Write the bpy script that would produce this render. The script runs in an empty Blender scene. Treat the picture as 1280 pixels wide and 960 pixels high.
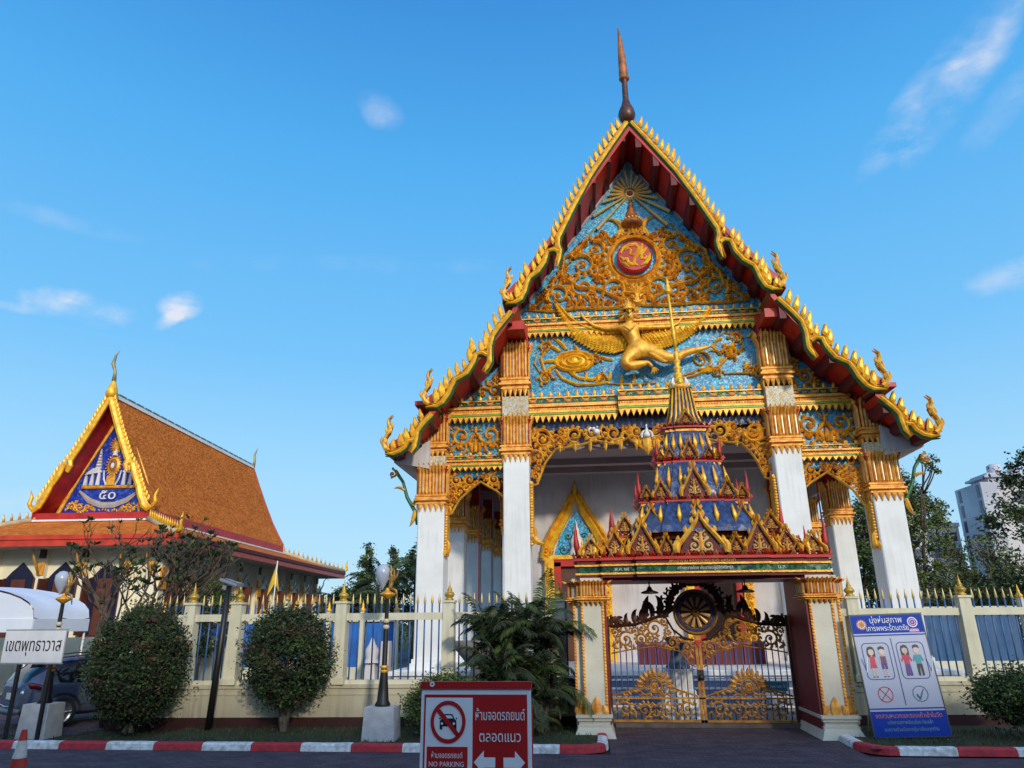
import bpy, math, random
from mathutils import Vector, Matrix
S=bpy.context.scene; C=S.collection; PI=math.pi; R=math.radians
# ---------------- camera ----------------
F_,PT,YW,RL,EYE=888.,18.5,-5.9,-0.5,2.3
p_,y_,r_=R(PT),R(YW),R(RL)
fv=Vector((math.sin(y_)*math.cos(p_),math.cos(y_)*math.cos(p_),math.sin(p_)))
r0=Vector((math.cos(y_),-math.sin(y_),0)); u0=r0.cross(fv)
rv=r0*math.cos(r_)+u0*math.sin(r_); uv=u0*math.cos(r_)-r0*math.sin(r_)
EY=Vector((0,0,EYE))
cd=bpy.data.cameras.new('camera'); cam=bpy.data.objects.new('camera',cd); C.objects.link(cam)
cd.sensor_width=36; cd.lens=F_/1280*36; cd.clip_end=3000; cd.clip_start=.05
cam.matrix_world=Matrix(((rv.x,uv.x,-fv.x,0),(rv.y,uv.y,-fv.y,0),(rv.z,uv.z,-fv.z,EYE),(0,0,0,1)))
S.camera=cam
def ray(a,b): return fv+rv*((a-640)/F_)-uv*((b-480)/F_)
def oY(a,b,Y): d=ray(a,b); return EY+d*(Y/d.y)
def oZ(a,b,z=0): d=ray(a,b); return EY+d*((z-EYE)/d.z)
# ---------------- world, sun ----------------
SEL,SAZ=22.,25.        # sun elevation, degrees to the right of straight behind the camera
W=bpy.data.worlds.new('World'); S.world=W; W.use_nodes=True
nt=W.node_tree; N=nt.nodes; L=nt.links; N.clear()
def nd(t,**k):
    n=N.new(t)
    for a,b in k.items(): setattr(n,a,b)
    return n
out=nd('ShaderNodeOutputWorld'); bg=nd('ShaderNodeBackground'); sky=nd('ShaderNodeTexSky')
sky.sky_type='NISHITA'; sky.sun_disc=False; sky.sun_elevation=R(SEL); sky.sun_rotation=R(180-SAZ)
sky.air_density=1.0; sky.dust_density=0.3; sky.ozone_density=2.0
bg.inputs[1].default_value=0.15
hs=nd('ShaderNodeHueSaturation'); hs.inputs['Saturation'].default_value=1.22; hs.inputs['Hue'].default_value=.492; hs.inputs['Value'].default_value=1.0
L.new(sky.outputs[0],hs.inputs['Color'])
tc=nd('ShaderNodeTexCoord')
# clear tropical afternoon sky: pale near the horizon, deep blue overhead (by elevation in the world)
sz=nd('ShaderNodeSeparateXYZ'); L.new(tc.outputs['Generated'],sz.inputs[0])
sr=nd('ShaderNodeValToRGB'); L.new(sz.outputs[2],sr.inputs[0])
while len(sr.color_ramp.elements)<6: sr.color_ramp.elements.new(.5)
for e,(ps,c) in zip(sr.color_ramp.elements,((0,(.50,.76,.93)),(.18,(.385,.72,1.0)),(.34,(.20,.58,1.0)),(.58,(.092,.45,.93)),(.72,(.055,.31,.78)),(.95,(.03,.2,.65)))):
    e.position=ps; e.color=(*[v/.15*.99 for v in c],1)
smx=nd('ShaderNodeMix',data_type='RGBA'); smx.inputs[0].default_value=.92; L.new(hs.outputs[0],smx.inputs[6]); L.new(sr.outputs[0],smx.inputs[7])
def math_(op,a,b=None,c=None):
    n=nd('ShaderNodeMath',operation=op)
    for i,v in enumerate((a,b,c)):
        if v is None: continue
        if isinstance(v,(int,float)): n.inputs[i].default_value=v
        else: L.new(v,n.inputs[i])
    return n.outputs[0]
noi=nd('ShaderNodeTexNoise'); noi.inputs['Scale'].default_value=9; noi.inputs['Detail'].default_value=9; noi.inputs['Roughness'].default_value=.62
mp=nd('ShaderNodeMapping'); mp.inputs['Scale'].default_value=(1,1,2.6); L.new(tc.outputs['Generated'],mp.inputs[0]); L.new(mp.outputs[0],noi.inputs['Vector'])
noiW=nd('ShaderNodeTexNoise'); noiW.inputs['Scale'].default_value=14; noiW.inputs['Detail'].default_value=4
L.new(tc.outputs['Generated'],noiW.inputs['Vector'])
total=None
# clouds: direction (azimuth/elevation in the world), half sizes, tilt, strength
CL=[((82,380),.062,.022,.02,.6),((100,372),.028,.014,.1,.5),((30,386),.05,.008,.0,.3),((228,384),.026,.019,.5,.7),((212,400),.022,.010,.7,.5),((478,138),.034,.024,-.6,.12),((1225,66),.12,.026,.72,.30),((1160,110),.12,.022,.72,.25),((1260,130),.08,.02,.6,.12),((20,640),.12,.03,0,.2),((1270,345),.06,.02,0,.25),((60,270),.09,.012,0,.10),((430,330),.2,.015,.1,.06)]
for (a,b),sx_,sz_,tl,st in CL:
    d=ray(a,b).normalized(); rx=Vector((d.y,-d.x,0)).normalized(); up=rx.cross(d)
    e1=(rx*math.cos(tl)+up*math.sin(tl)); e2=(up*math.cos(tl)-rx*math.sin(tl))
    def dot_(v,ofs):
        n=nd('ShaderNodeVectorMath',operation='DOT_PRODUCT'); L.new(tc.outputs['Generated'],n.inputs[0]); n.inputs[1].default_value=tuple(v); return n.outputs['Value']
    a1=math_('DIVIDE',dot_(e1,0),sx_); a2=math_('DIVIDE',dot_(e2,0),sz_); fr=math_('GREATER_THAN',dot_(d,0),.3)
    q=math_('ADD',math_('MULTIPLY',a1,a1),math_('MULTIPLY',a2,a2))
    q=math_('ADD',q,math_('MULTIPLY',math_('SUBTRACT',noiW.outputs[0],.5),4.0))
    m=math_('MULTIPLY',math_('POWER',math_('MAXIMUM',math_('SUBTRACT',1.0,q),0.0),1.4),fr)
    nn=math_('MULTIPLY_ADD',noi.outputs[0],2.6,-.85)
    m=math_('MULTIPLY',math_('MULTIPLY',m,math_('MAXIMUM',nn,0.0)),st*1.5)
    total=m if total is None else math_('ADD',total,m)
total=math_('MINIMUM',total,.85)
mx=nd('ShaderNodeMix',data_type='RGBA'); L.new(total,mx.inputs[0]); L.new(smx.outputs[2],mx.inputs[6]); mx.inputs[7].default_value=(5.6,5.6,6.1,1)
# bright aureole of sky around the sun (behind the camera)
_sd=Vector((math.sin(R(SAZ))*math.cos(R(SEL)),-math.cos(R(SAZ))*math.cos(R(SEL)),math.sin(R(SEL))))
_dp=nd('ShaderNodeVectorMath',operation='DOT_PRODUCT'); L.new(tc.outputs['Generated'],_dp.inputs[0]); _dp.inputs[1].default_value=tuple(_sd)
_au=math_('POWER',math_('MAXIMUM',_dp.outputs['Value'],0.0),2.2)
_am=nd('ShaderNodeVectorMath',operation='SCALE'); _am.inputs[0].default_value=(7.6,7.1,6.5); L.new(_au,_am.inputs['Scale'])
_ad=nd('ShaderNodeVectorMath',operation='ADD'); L.new(mx.outputs[2],_ad.inputs[0]); L.new(_am.outputs[0],_ad.inputs[1])
L.new(_ad.outputs[0],bg.inputs[0]); L.new(bg.outputs[0],out.inputs[0])
sd=bpy.data.lights.new('sun','SUN'); sd.energy=2.35; sd.angle=R(3.5); sd.color=(1,.90,.74)
so=bpy.data.objects.new('sun',sd); C.objects.link(so)
sdir=Vector((math.sin(R(SAZ))*math.cos(R(SEL)),-math.cos(R(SAZ))*math.cos(R(SEL)),math.sin(R(SEL))))
so.rotation_euler=sdir.to_track_quat('Z','Y').to_euler(); so.location=sdir*60
S.view_settings.view_transform='Standard'; S.view_settings.look='None'; S.view_settings.gamma=1
S.view_settings.exposure=0.0; S.view_settings.use_curve_mapping=False
# ---------------- materials ----------------
MT={}
def mat(name,col,rough=.6,metal=0,var=.25,scale=3.,col2=None,bump=0,bscale=30,spec=.5,obj=True):
    if name in MT: return MT[name]
    m=bpy.data.materials.new(name); m.use_nodes=True; n=m.node_tree.nodes; l=m.node_tree.links
    b=n['Principled BSDF']; b.inputs['Roughness'].default_value=rough; b.inputs['Metallic'].default_value=metal
    b.inputs['Specular IOR Level'].default_value=spec
    t=n.new('ShaderNodeTexCoord'); x=n.new('ShaderNodeTexNoise'); x.inputs['Scale'].default_value=scale; x.inputs['Detail'].default_value=6
    l.new(t.outputs['Object'],x.inputs['Vector'])
    r=n.new('ShaderNodeValToRGB'); c2=col2 or tuple(c*(1-var) for c in col)
    r.color_ramp.elements[0].position=.35; r.color_ramp.elements[1].position=.62
    r.color_ramp.elements[0].color=(*c2,1); r.color_ramp.elements[1].color=(*col,1)
    l.new(x.outputs['Fac'],r.inputs[0]); l.new(r.outputs[0],b.inputs['Base Color'])
    if bump:
        x2=n.new('ShaderNodeTexNoise'); x2.inputs['Scale'].default_value=bscale; x2.inputs['Detail'].default_value=5; l.new(t.outputs['Object'],x2.inputs['Vector'])
        bp=n.new('ShaderNodeBump'); bp.inputs['Strength'].default_value=bump; bp.inputs['Distance'].default_value=.05
        l.new(x2.outputs['Fac'],bp.inputs['Height']); l.new(bp.outputs[0],b.inputs['Normal'])
    MT[name]=m; return m
def mosaic(name,cols,scale,rough=.25,metal=.3):
    if name in MT: return MT[name]
    m=bpy.data.materials.new(name); m.use_nodes=True; n=m.node_tree.nodes; l=m.node_tree.links
    b=n['Principled BSDF']; b.inputs['Roughness'].default_value=rough; b.inputs['Metallic'].default_value=metal
    t=n.new('ShaderNodeTexCoord'); v=n.new('ShaderNodeTexVoronoi'); v.inputs['Scale'].default_value=scale; l.new(t.outputs['Object'],v.inputs['Vector'])
    sp=n.new('ShaderNodeSeparateColor'); l.new(v.outputs['Color'],sp.inputs[0])
    r=n.new('ShaderNodeValToRGB'); r.color_ramp.interpolation='CONSTANT'; e=r.color_ramp.elements
    while len(e)<len(cols): e.new(.5)
    for i,c in enumerate(cols): e[i].position=c[0]; e[i].color=(*c[1],1)
    l.new(sp.outputs[0],r.inputs[0])
    x=n.new('ShaderNodeTexNoise'); x.inputs['Scale'].default_value=.8; x.inputs['Detail'].default_value=4; l.new(t.outputs['Object'],x.inputs['Vector'])
    mr=n.new('ShaderNodeMapRange'); mr.inputs[1].default_value=.3; mr.inputs[2].default_value=.7; mr.inputs[3].default_value=.72; mr.inputs[4].default_value=1.15; l.new(x.outputs['Fac'],mr.inputs[0])
    mu=n.new('ShaderNodeVectorMath'); mu.operation='SCALE'; l.new(r.outputs[0],mu.inputs[0]); l.new(mr.outputs[0],mu.inputs['Scale'])
    l.new(mu.outputs[0],b.inputs['Base Color'])
    # every glass tile sits at its own small angle
    sb=n.new('ShaderNodeVectorMath'); sb.operation='SUBTRACT'; l.new(v.outputs['Color'],sb.inputs[0]); sb.inputs[1].default_value=(.5,.5,.5)
    sc=n.new('ShaderNodeVectorMath'); sc.operation='SCALE'; sc.inputs['Scale'].default_value=.16; l.new(sb.outputs[0],sc.inputs[0])
    g=n.new('ShaderNodeNewGeometry'); ad=n.new('ShaderNodeVectorMath'); ad.operation='ADD'; l.new(g.outputs['Normal'],ad.inputs[0]); l.new(sc.outputs[0],ad.inputs[1])
    nm=n.new('ShaderNodeVectorMath'); nm.operation='NORMALIZE'; l.new(ad.outputs[0],nm.inputs[0]); l.new(nm.outputs[0],b.inputs['Normal'])
    MT[name]=m; return m
GOLD=mat('gold',(.92,.50,.05),.40,.25,col2=(.62,.25,.02),scale=6,bump=.25,bscale=40)
GOLDY=mat('gold_yellow',(.93,.54,.025),.36,.2,col2=(.70,.28,.015),scale=5,bump=.2,bscale=30)
GOLDC=mat('gold_capital',(.90,.47,.08),.45,.22,col2=(.66,.23,.03),scale=7,bump=.3,bscale=45)
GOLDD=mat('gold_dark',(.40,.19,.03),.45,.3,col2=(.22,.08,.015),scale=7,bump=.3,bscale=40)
BRONZE=mat('bronze_orange',(.46,.15,.03),.5,.2,col2=(.2,.06,.02),scale=4,bump=.3)
DARKM=mat('dark_metal',(.035,.02,.018),.5,.3,col2=(.09,.035,.02),scale=9)
RED=mat('red_lacquer',(.52,.018,.008),.5,0,col2=(.33,.012,.008),scale=2.5)
REDO=mat('fascia_red_lit',(.62,.05,.015),.5,0,col2=(.45,.03,.012),scale=2.5)
MAROON=mat('maroon',(.14,.006,.010),.6,0,col2=(.085,.005,.008),scale=2)
PINKRED=mat('pink_red',(.50,.10,.06),.5,0,col2=(.40,.05,.03),scale=6)
GREEN=mat('green_enamel',(.02,.16,.05),.4,0,col2=(.015,.09,.05),scale=20)
LIME=mat('lime_line',(.22,.42,.03),.4,0)
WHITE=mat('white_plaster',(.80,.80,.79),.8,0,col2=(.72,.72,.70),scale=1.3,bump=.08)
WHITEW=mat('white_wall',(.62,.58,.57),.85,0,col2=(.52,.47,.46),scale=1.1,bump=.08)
CREAM=mat('cream_fence_paint',(.66,.63,.47),.7,0,col2=(.58,.55,.40),scale=2,bump=.1)
BEIGE=mat('beige_wall_paint',(.50,.46,.33),.8,0,col2=(.43,.39,.27),scale=1.2,bump=.12)
BLUE=mosaic('blue_mosaic',[(0,(.02,.20,.42)),(.28,(.02,.32,.54)),(.5,(.03,.44,.60)),(.68,(.01,.10,.30)),(.80,(.20,.22,.34)),(.9,(.06,.55,.66)),(.96,(.30,.32,.40))],21,.4,.05)
BLUED=mosaic('blue_glaze',[(0,(.006,.028,.12)),(.4,(.012,.055,.20)),(.75,(.006,.018,.06))],14,.3,.1)
WMOS=mosaic('white_gold_mosaic',[(0,(.58,.54,.42)),(.4,(.55,.36,.10)),(.6,(.62,.60,.52)),(.85,(.55,.32,.06))],24,.5,.0)
GREENM=mosaic('green_mosaic',[(0,(.008,.07,.035)),(.4,(.012,.14,.06)),(.75,(.008,.04,.06))],14,.3,.1)
BLACK=mat('black_paint',(.012,.012,.013),.45,0,var=.3)
FRONTB=mat('fence_blue',(.03,.10,.30),.45,0)
PICK=mat('picket_paint',(.05,.14,.34),.45,0,col2=(.04,.10,.26),scale=8)
BLUEB=mat('blue_board',(.02,.15,.52),.5,0,col2=(.02,.10,.36),scale=1.2)
BARK=mat('bark',(.12,.085,.055),.9,0,col2=(.06,.045,.03),scale=6,bump=.6,bscale=20)
GREYBARK=mat('grey_bark',(.17,.15,.12),.9,0,col2=(.09,.08,.06),scale=8,bump=.5,bscale=20)
# ---------------- mesh builder ----------------
class MB:
    def __init__(s,T=None): s.v=[];s.f=[];s.m=[];s.T=T or (lambda x,y,z:(x,y,z)); s.sm=[]
    def add(s,vs,fs,mi=0,sm=False):
        o=len(s.v); s.v.extend(s.T(*v) for v in vs)
        for f in fs: s.f.append(tuple(o+i for i in f)); s.m.append(mi); s.sm.append(sm)
    def box(s,x0,x1,y0,y1,z0,z1,mi=0,c=0):
        # c = chamfer-like taper of the top
        s.add([(x0,y0,z0),(x1,y0,z0),(x1,y1,z0),(x0,y1,z0),(x0+c,y0+c,z1),(x1-c,y0+c,z1),(x1-c,y1-c,z1),(x0+c,y1-c,z1)],
              [(3,2,1,0),(4,5,6,7),(0,1,5,4),(1,2,6,5),(2,3,7,6),(3,0,4,7)],mi)
    def cbox(s,cx,cy,w,d,z0,z1,mi=0,w2=None,d2=None):
        w2=w if w2 is None else w2; d2=d if d2 is None else d2
        a=[(-.5,-.5),(.5,-.5),(.5,.5),(-.5,.5)]
        s.add([(cx+p*w,cy+q*d,z0) for p,q in a]+[(cx+p*w2,cy+q*d2,z1) for p,q in a],
              [(3,2,1,0),(4,5,6,7),(0,1,5,4),(1,2,6,5),(2,3,7,6),(3,0,4,7)],mi)
    def stack(s,cx,cy,prof,d=0,mi=0):
        # prof: list of (half width, z) , square plan, d extra depth
        for (w0,z0),(w1,z1) in zip(prof,prof[1:]): s.cbox(cx,cy,2*w0,2*w0+d,z0,z1,mi,2*w1,2*w1+d)
    def prism(s,poly,y0,y1,mi=0):
        # poly in (x,z); extruded in y
        n=len(poly); A=[(x,y0,z) for x,z in poly]; B=[(x,y1,z) for x,z in poly]
        s.add(A+B,[tuple(range(n)),tuple(range(2*n-1,n-1,-1))]+[(i,(i+1)%n,n+(i+1)%n,n+i)[::-1] for i in range(n)],mi)
    def lathe(s,cx,cy,prof,n=16,mi=0,sm=True,a0=0):
        vs=[];fs=[]
        for r,z in prof:
            for k in range(n):
                a=a0+2*PI*k/n; vs.append((cx+r*math.cos(a),cy+r*math.sin(a),z))
        for i in range(len(prof)-1):
            for k in range(n): fs.append((i*n+k,i*n+(k+1)%n,(i+1)*n+(k+1)%n,(i+1)*n+k))
        s.add(vs,fs,mi,sm)
    def tube(s,pts,rad,n=8,mi=0,sm=True,flat=1.):
        pts=[Vector(p) for p in pts]; vs=[];fs=[]
        if isinstance(rad,(int,float)): rad=[rad]*len(pts)
        for i,p in enumerate(pts):
            t=(pts[min(i+1,len(pts)-1)]-pts[max(i-1,0)]); t=t.normalized() if t.length>1e-9 else Vector((0,0,1))
            a=Vector((0,1,0)) if abs(t.y)<.9 else Vector((1,0,0)); u=t.cross(a).normalized(); w=t.cross(u)
            for k in range(n):
                g=2*PI*k/n; vs.append(tuple(p+u*(math.cos(g)*rad[i])+w*(math.sin(g)*rad[i]*flat)))
        for i in range(len(pts)-1):
            for k in range(n): fs.append((i*n+k,i*n+(k+1)%n,(i+1)*n+(k+1)%n,(i+1)*n+k))
        fs.append(tuple(range(n))[::-1]); fs.append(tuple((len(pts)-1)*n+k for k in range(n)))
        s.add(vs,fs,mi,sm)
    def ribbon(s,pts,ws,y,h,mi=0,base=.0):
        # relief ribbon in the x-z plane: ridge raised by h towards -y
        n=len(pts); vs=[]; fs=[]
        for i,(x,z) in enumerate(pts):
            a=pts[max(i-1,0)]; b=pts[min(i+1,n-1)]; dx,dz=b[0]-a[0],b[1]-a[1]; l=math.hypot(dx,dz) or 1
            nx,nz=-dz/l,dx/l; w=ws[i]/2; hh=h*(.35+.65*min(1,ws[i]/(max(ws) or 1)))
            vs+=[(x+nx*w,y,z+nz*w),(x+nx*w*.92,y-hh*.55,z+nz*w*.92),(x,y-hh,z),(x-nx*w*.92,y-hh*.55,z-nz*w*.92),(x-nx*w,y,z-nz*w)]
        for i in range(n-1):
            for k in range(4): fs.append((i*5+k,i*5+k+1,(i+1)*5+k+1,(i+1)*5+k))
        s.add(vs,fs,mi)
    def flame(s,x,z,ang,ln,w,curl,y,h,mi=0,n=7):
        pts=[];ws=[];a=ang;px,pz=x,z
        for i in range(n+1):
            t=i/n; pts.append((px,pz)); ws.append(w*max(.03,math.sin(PI*min(1,(t*.78+.22)))**.8))
            a+=curl/n*(1+t); px+=math.cos(a)*ln/n; pz+=math.sin(a)*ln/n
        s.ribbon(pts,ws,y,h,mi)
    def spiral(s,x,z,r,a0,sg,turns,w,y,h,mi=0,leaves=5,ll=.5,mi2=None):
        n=int(14*turns)+4; pts=[];ws=[]
        for i in range(n+1):
            t=i/n; rr=r*(1-.86*t); a=a0+sg*turns*2*PI*t
            pts.append((x+rr*math.cos(a),z+rr*math.sin(a))); ws.append(w*(1-.5*t))
        s.ribbon(pts,ws,y,h,mi)
        for k in range(leaves):
            t=k/max(1,leaves)*.8/turns; rr=r*(1-.86*t); a=a0+sg*turns*2*PI*t
            s.flame(x+rr*math.cos(a),z+rr*math.sin(a),a-sg*.5,r*ll,w*1.15,sg*1.7,y,h*.9,mi if mi2 is None else mi2,5)
        # bud
        s.disc(x,z,w*.7,y,h*1.2,mi)
    def disc(s,x,z,r,y,h,mi=0,n=10,rz=None):
        rz=rz or r
        vs=[(x,y-h,z)]+[(x+r*.6*math.cos(2*PI*k/n),y-h*.8,z+rz*.6*math.sin(2*PI*k/n)) for k in range(n)]+[(x+r*math.cos(2*PI*k/n),y,z+rz*math.sin(2*PI*k/n)) for k in range(n)]
        s.add(vs,[(0,1+(k+1)%n,1+k) for k in range(n)]+[(1+k,1+(k+1)%n,1+n+(k+1)%n,1+n+k) for k in range(n)],mi)
    def build(s,name,mats,parent=None,smooth=None,loc=None):
        me=bpy.data.meshes.new(name); 
        o=bpy.data.objects.new(name,me)
        vs=s.v
        if loc: vs=[(a-loc[0],b-loc[1],c-loc[2]) for a,b,c in vs]
        me.from_pydata(vs,[],s.f)
        for m in (mats if isinstance(mats,(list,tuple)) else [mats]): me.materials.append(m)
        if s.m: me.polygons.foreach_set('material_index',s.m)
        me.polygons.foreach_set('use_smooth',s.sm if smooth is None else [smooth]*len(s.f))
        me.update(); C.objects.link(o)
        if loc: o.location=loc
        if parent: o.parent=parent
        return o
def thing(name,label,cat,loc=(0,0,0),group=None,rz=0):
    o=bpy.data.objects.new(name,None); C.objects.link(o); o.location=loc; o.rotation_euler=(0,0,rz); tag(o,label,cat,group); return o
def tag(o,label,cat,group=None):
    o['label']=label; o['category']=cat
    if group: o['group']=group
    return o
def part(mb,name,mats,root,**k):
    # geometry given in world coordinates, root is an unrotated Empty
    o=mb.build(name,mats,None,**k); o.parent=root
    o.location=Vector(o.location)-world(root); return o
def world(o):
    v=Vector((0,0,0))
    while o: v+=Vector(o.location); o=o.parent
    return v
def struct(mb,name,mats):
    o=mb.build(name,mats); o['kind']='structure'; return o
def inpoly(P,x,z):
    r=False; n=len(P)
    for i in range(n):
        a,b=P[i],P[(i+1)%n]
        if (a[1]>z)!=(b[1]>z) and x<(b[0]-a[0])*(z-a[1])/(b[1]-a[1])+a[0]: r=not r
    return r
def pdist(P,x,z):
    d=1e9; n=len(P)
    for i in range(n):
        ax,az=P[i];bx,bz=P[(i+1)%n]; dx,dz=bx-ax,bz-az; t=max(0,min(1,((x-ax)*dx+(z-az)*dz)/(dx*dx+dz*dz+1e-12)))
        d=min(d,math.hypot(x-ax-t*dx,z-az-t*dz))
    return d
def pack(P,radii,tries,seed,ex=()):
    rn=random.Random(seed); xs=[a for a,_ in P]; zs=[b for _,b in P]; out_=[]
    ex=list(ex)
    for r in radii:
        for _ in range(tries):
            x=rn.uniform(min(xs),max(xs)); z=rn.uniform(min(zs),max(zs))
            if not inpoly(P,x,z) or pdist(P,x,z)<r*.95: continue
            if any((x-a)**2+(z-b)**2<((r+c)*.87)**2 for a,b,c in out_+ex): continue
            out_.append((x,z,r))
    return out_
def scrollfill(mb,P,radii,seed,y,h,w=.07,mirror=None,ex=(),mi=0,mi2=None,tries=260,thr=.13,up=True):
    rn=random.Random(seed+7)
    for x,z,r in pack(P,radii,tries,seed,ex):
        sg=rn.choice((1,-1)); a0=rn.uniform(0,2*PI); cu=rn.uniform(-1.4,1.4); au=PI/2+rn.uniform(-.9,.9) if up else rn.uniform(0,2*PI)
        for ms in ((1,-1) if mirror is not None else (1,)):
            X=x if ms==1 else 2*mirror-x; A=a0 if ms==1 else PI-a0; AU=au if ms==1 else PI-au
            if r>=thr: mb.spiral(X,z,r*.86,A,sg*ms,1.5,min(w,r*.42),y,h,mi,8,.66,mi2)
            else:
                mb.flame(X-math.cos(AU)*r,z-math.sin(AU)*r,AU,r*2.6,r*.95,cu*ms,y,h*.8,mi,5)
                mb.flame(X-math.cos(AU)*r*.6,z-math.sin(AU)*r*.6,AU+.9,r*1.8,r*.7,-cu*ms,y,h*.7,mi,4)

def streaks(m,amount=.35,tint=(.25,.22,.18)):
    # rain streaks and grime: noise stretched along z
    n=m.node_tree.nodes;l=m.node_tree.links;b=n['Principled BSDF']; src=b.inputs['Base Color'].links[0].from_socket
    t=n.new('ShaderNodeTexCoord'); mp=n.new('ShaderNodeMapping'); mp.inputs['Scale'].default_value=(7,7,.35); l.new(t.outputs['Object'],mp.inputs[0])
    x=n.new('ShaderNodeTexNoise'); x.inputs['Scale'].default_value=1.5; x.inputs['Detail'].default_value=7; l.new(mp.outputs[0],x.inputs['Vector'])
    y=n.new('ShaderNodeTexNoise'); y.inputs['Scale'].default_value=.9; y.inputs['Detail'].default_value=5; l.new(t.outputs['Object'],y.inputs['Vector'])
    mu=n.new('ShaderNodeMath'); mu.operation='MULTIPLY'; l.new(x.outputs['Fac'],mu.inputs[0]); l.new(y.outputs['Fac'],mu.inputs[1])
    mr=n.new('ShaderNodeMapRange'); mr.inputs[1].default_value=.26; mr.inputs[2].default_value=.42; mr.inputs[3].default_value=0; mr.inputs[4].default_value=amount; l.new(mu.outputs[0],mr.inputs[0])
    mx_=n.new('ShaderNodeMix'); mx_.data_type='RGBA'; l.new(mr.outputs[0],mx_.inputs[0]); l.new(src,mx_.inputs[6]); mx_.inputs[7].default_value=(*tint,1); l.new(mx_.outputs[2],b.inputs['Base Color'])
streaks(WHITE,.17); streaks(WHITEW,.35); streaks(CREAM,.45); streaks(BEIGE,.5)
# ================= setting =================
GRS=mat('grass_soil',(.035,.055,.018),.95,0,col2=(.03,.028,.02),scale=5,bump=.5,bscale=12)
ASPH=mat('asphalt',(.125,.088,.105),.85,0,col2=(.08,.06,.07),scale=2.2,bump=.45,bscale=60)
_n=ASPH.node_tree.nodes;_l=ASPH.node_tree.links;_b=_n['Principled BSDF'];_src=_b.inputs['Base Color'].links[0].from_socket
_t=_n.new('ShaderNodeTexCoord');_k=_n.new('ShaderNodeTexBrick');_k.inputs['Scale'].default_value=1;_k.inputs['Brick Width'].default_value=.22;_k.inputs['Row Height'].default_value=.11;_k.inputs['Mortar Size'].default_value=.008
_k.inputs['Color1'].default_value=(1,1,1,1);_k.inputs['Color2'].default_value=(.55,.5,.6,1);_k.inputs['Mortar'].default_value=(.25,.22,.25,1);_l.new(_t.outputs['Object'],_k.inputs['Vector'])
_m=_n.new('ShaderNodeMix');_m.data_type='RGBA';_m.blend_type='MULTIPLY';_m.inputs[0].default_value=.85;_l.new(_src,_m.inputs[6]);_l.new(_k.outputs['Color'],_m.inputs[7]);_l.new(_m.outputs[2],_b.inputs['Base Color'])
DARKG=mat('courtyard_paving',(.16,.155,.15),.8,0,col2=(.10,.10,.10),scale=1.5,bump=.2)
g=MB(); g.add([(-400,-150,-.03),(400,-150,-.03),(400,900,-.03),(-400,900,-.03)],[(0,1,2,3)]); struct(g,'ground',GRS)
g=MB(); g.add([(-60,-12,0),(60,-12,0),(60,14.45,0),(-60,14.45,0)],[(0,1,2,3)]); struct(g,'road',ASPH)
g=MB(); g.add([(.25,14.45,.002),(4.75,14.45,.002),(4.75,18.2,.03),(.25,18.2,.03)],[(0,1,2,3)]); struct(g,'gate_driveway',ASPH)
g=MB(); g.box(.45,4.55,17.75,18.05,.0,.11); struct(g,'gate_threshold',mat('threshold_concrete',(.13,.11,.10),.9,0,col2=(.08,.07,.065),scale=4,bump=.3))
def fY(x): return 17.45+.064*x
g=MB()
for xa,xb in ((-9.2,.1),(4.9,30)):
    g.add([(xa,14.66,.09),(xb,14.66,.09),(xb,fY(xb)+.3,.09),(xa,fY(xa)+.3,.09)],[(0,1,2,3)])
g.add([(-60,14.66,.02),(-9.2,14.66,.02),(-9.2,19,.02),(-60,19,.02)],[(0,1,2,3)])
struct(g,'grass_verge',GRS)
g=MB(); g.add([(-11.3,18.2,.05),(60,18.2,.05),(60,60,.05),(-11.3,60,.05)],[(0,1,2,3)]); struct(g,'temple_courtyard',DARKG)
g=MB(); g.add([(-60,16.0,.03),(-11.3,16.0,.03),(-11.3,60,.03),(-60,60,.03)],[(0,1,2,3)]); struct(g,'side_driveway',ASPH)
# kerb: red and white painted blocks; ends curve in towards the gate
KW=mat('kerb_white',(.88,.88,.86),.75,0,col2=(.50,.49,.46),scale=9,bump=.3); KR=mat('kerb_red',(.60,.03,.04),.7,0,col2=(.34,.03,.04),scale=9,bump=.3)
def kerb(mb,path,seg,ph):
    pts=[Vector((a,b,0)) for a,b in path]; L_=[0]
    for a,b in zip(pts,pts[1:]): L_.append(L_[-1]+(b-a).length)
    tot=L_[-1]
    def at(s):
        for i in range(len(pts)-1):
            if s<=L_[i+1]+1e-6:
                t=(s-L_[i])/(L_[i+1]-L_[i]); return pts[i].lerp(pts[i+1],t),(pts[i+1]-pts[i]).normalized()
        return pts[-1],(pts[-1]-pts[-2]).normalized()
    s=0;k=ph
    while s<tot-.01:
        e=min(tot,s+seg); n=max(1,int((e-s)/.15)); 
        prof=[(-.02,0),(0,.10),(.025,.127),(.10,.135),(.18,.13),(.2,.0)]
        rows=[]
        for i in range(n+1):
            q,t=at(s+.004+(e-s-.008)*i/n); nn=Vector((-t.y,t.x,0)); j=random.uniform(-.004,.004)
            rows.append([tuple(q+nn*a+Vector((0,0,b+(j if b>.05 else 0)))) for a,b in prof])
        vs=[v for r_ in rows for v in r_]; m=len(prof)
        fs=[(i*m+c,(i+1)*m+c,(i+1)*m+c+1,i*m+c+1) for i in range(n) for c in range(m-1)]
        fs+=[tuple(range(m)),tuple(n*m+c for c in range(m))[::-1]]
        mb.add(vs,fs,k%2); s=e;k+=1
random.seed(3)
g=MB(); kerb(g,[(-45,14.45),(-.3,14.5),(.05,14.62),(.2,14.9),(.22,16.2)],.985,0); kl=struct(g,'kerb',[KW,KR])
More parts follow.
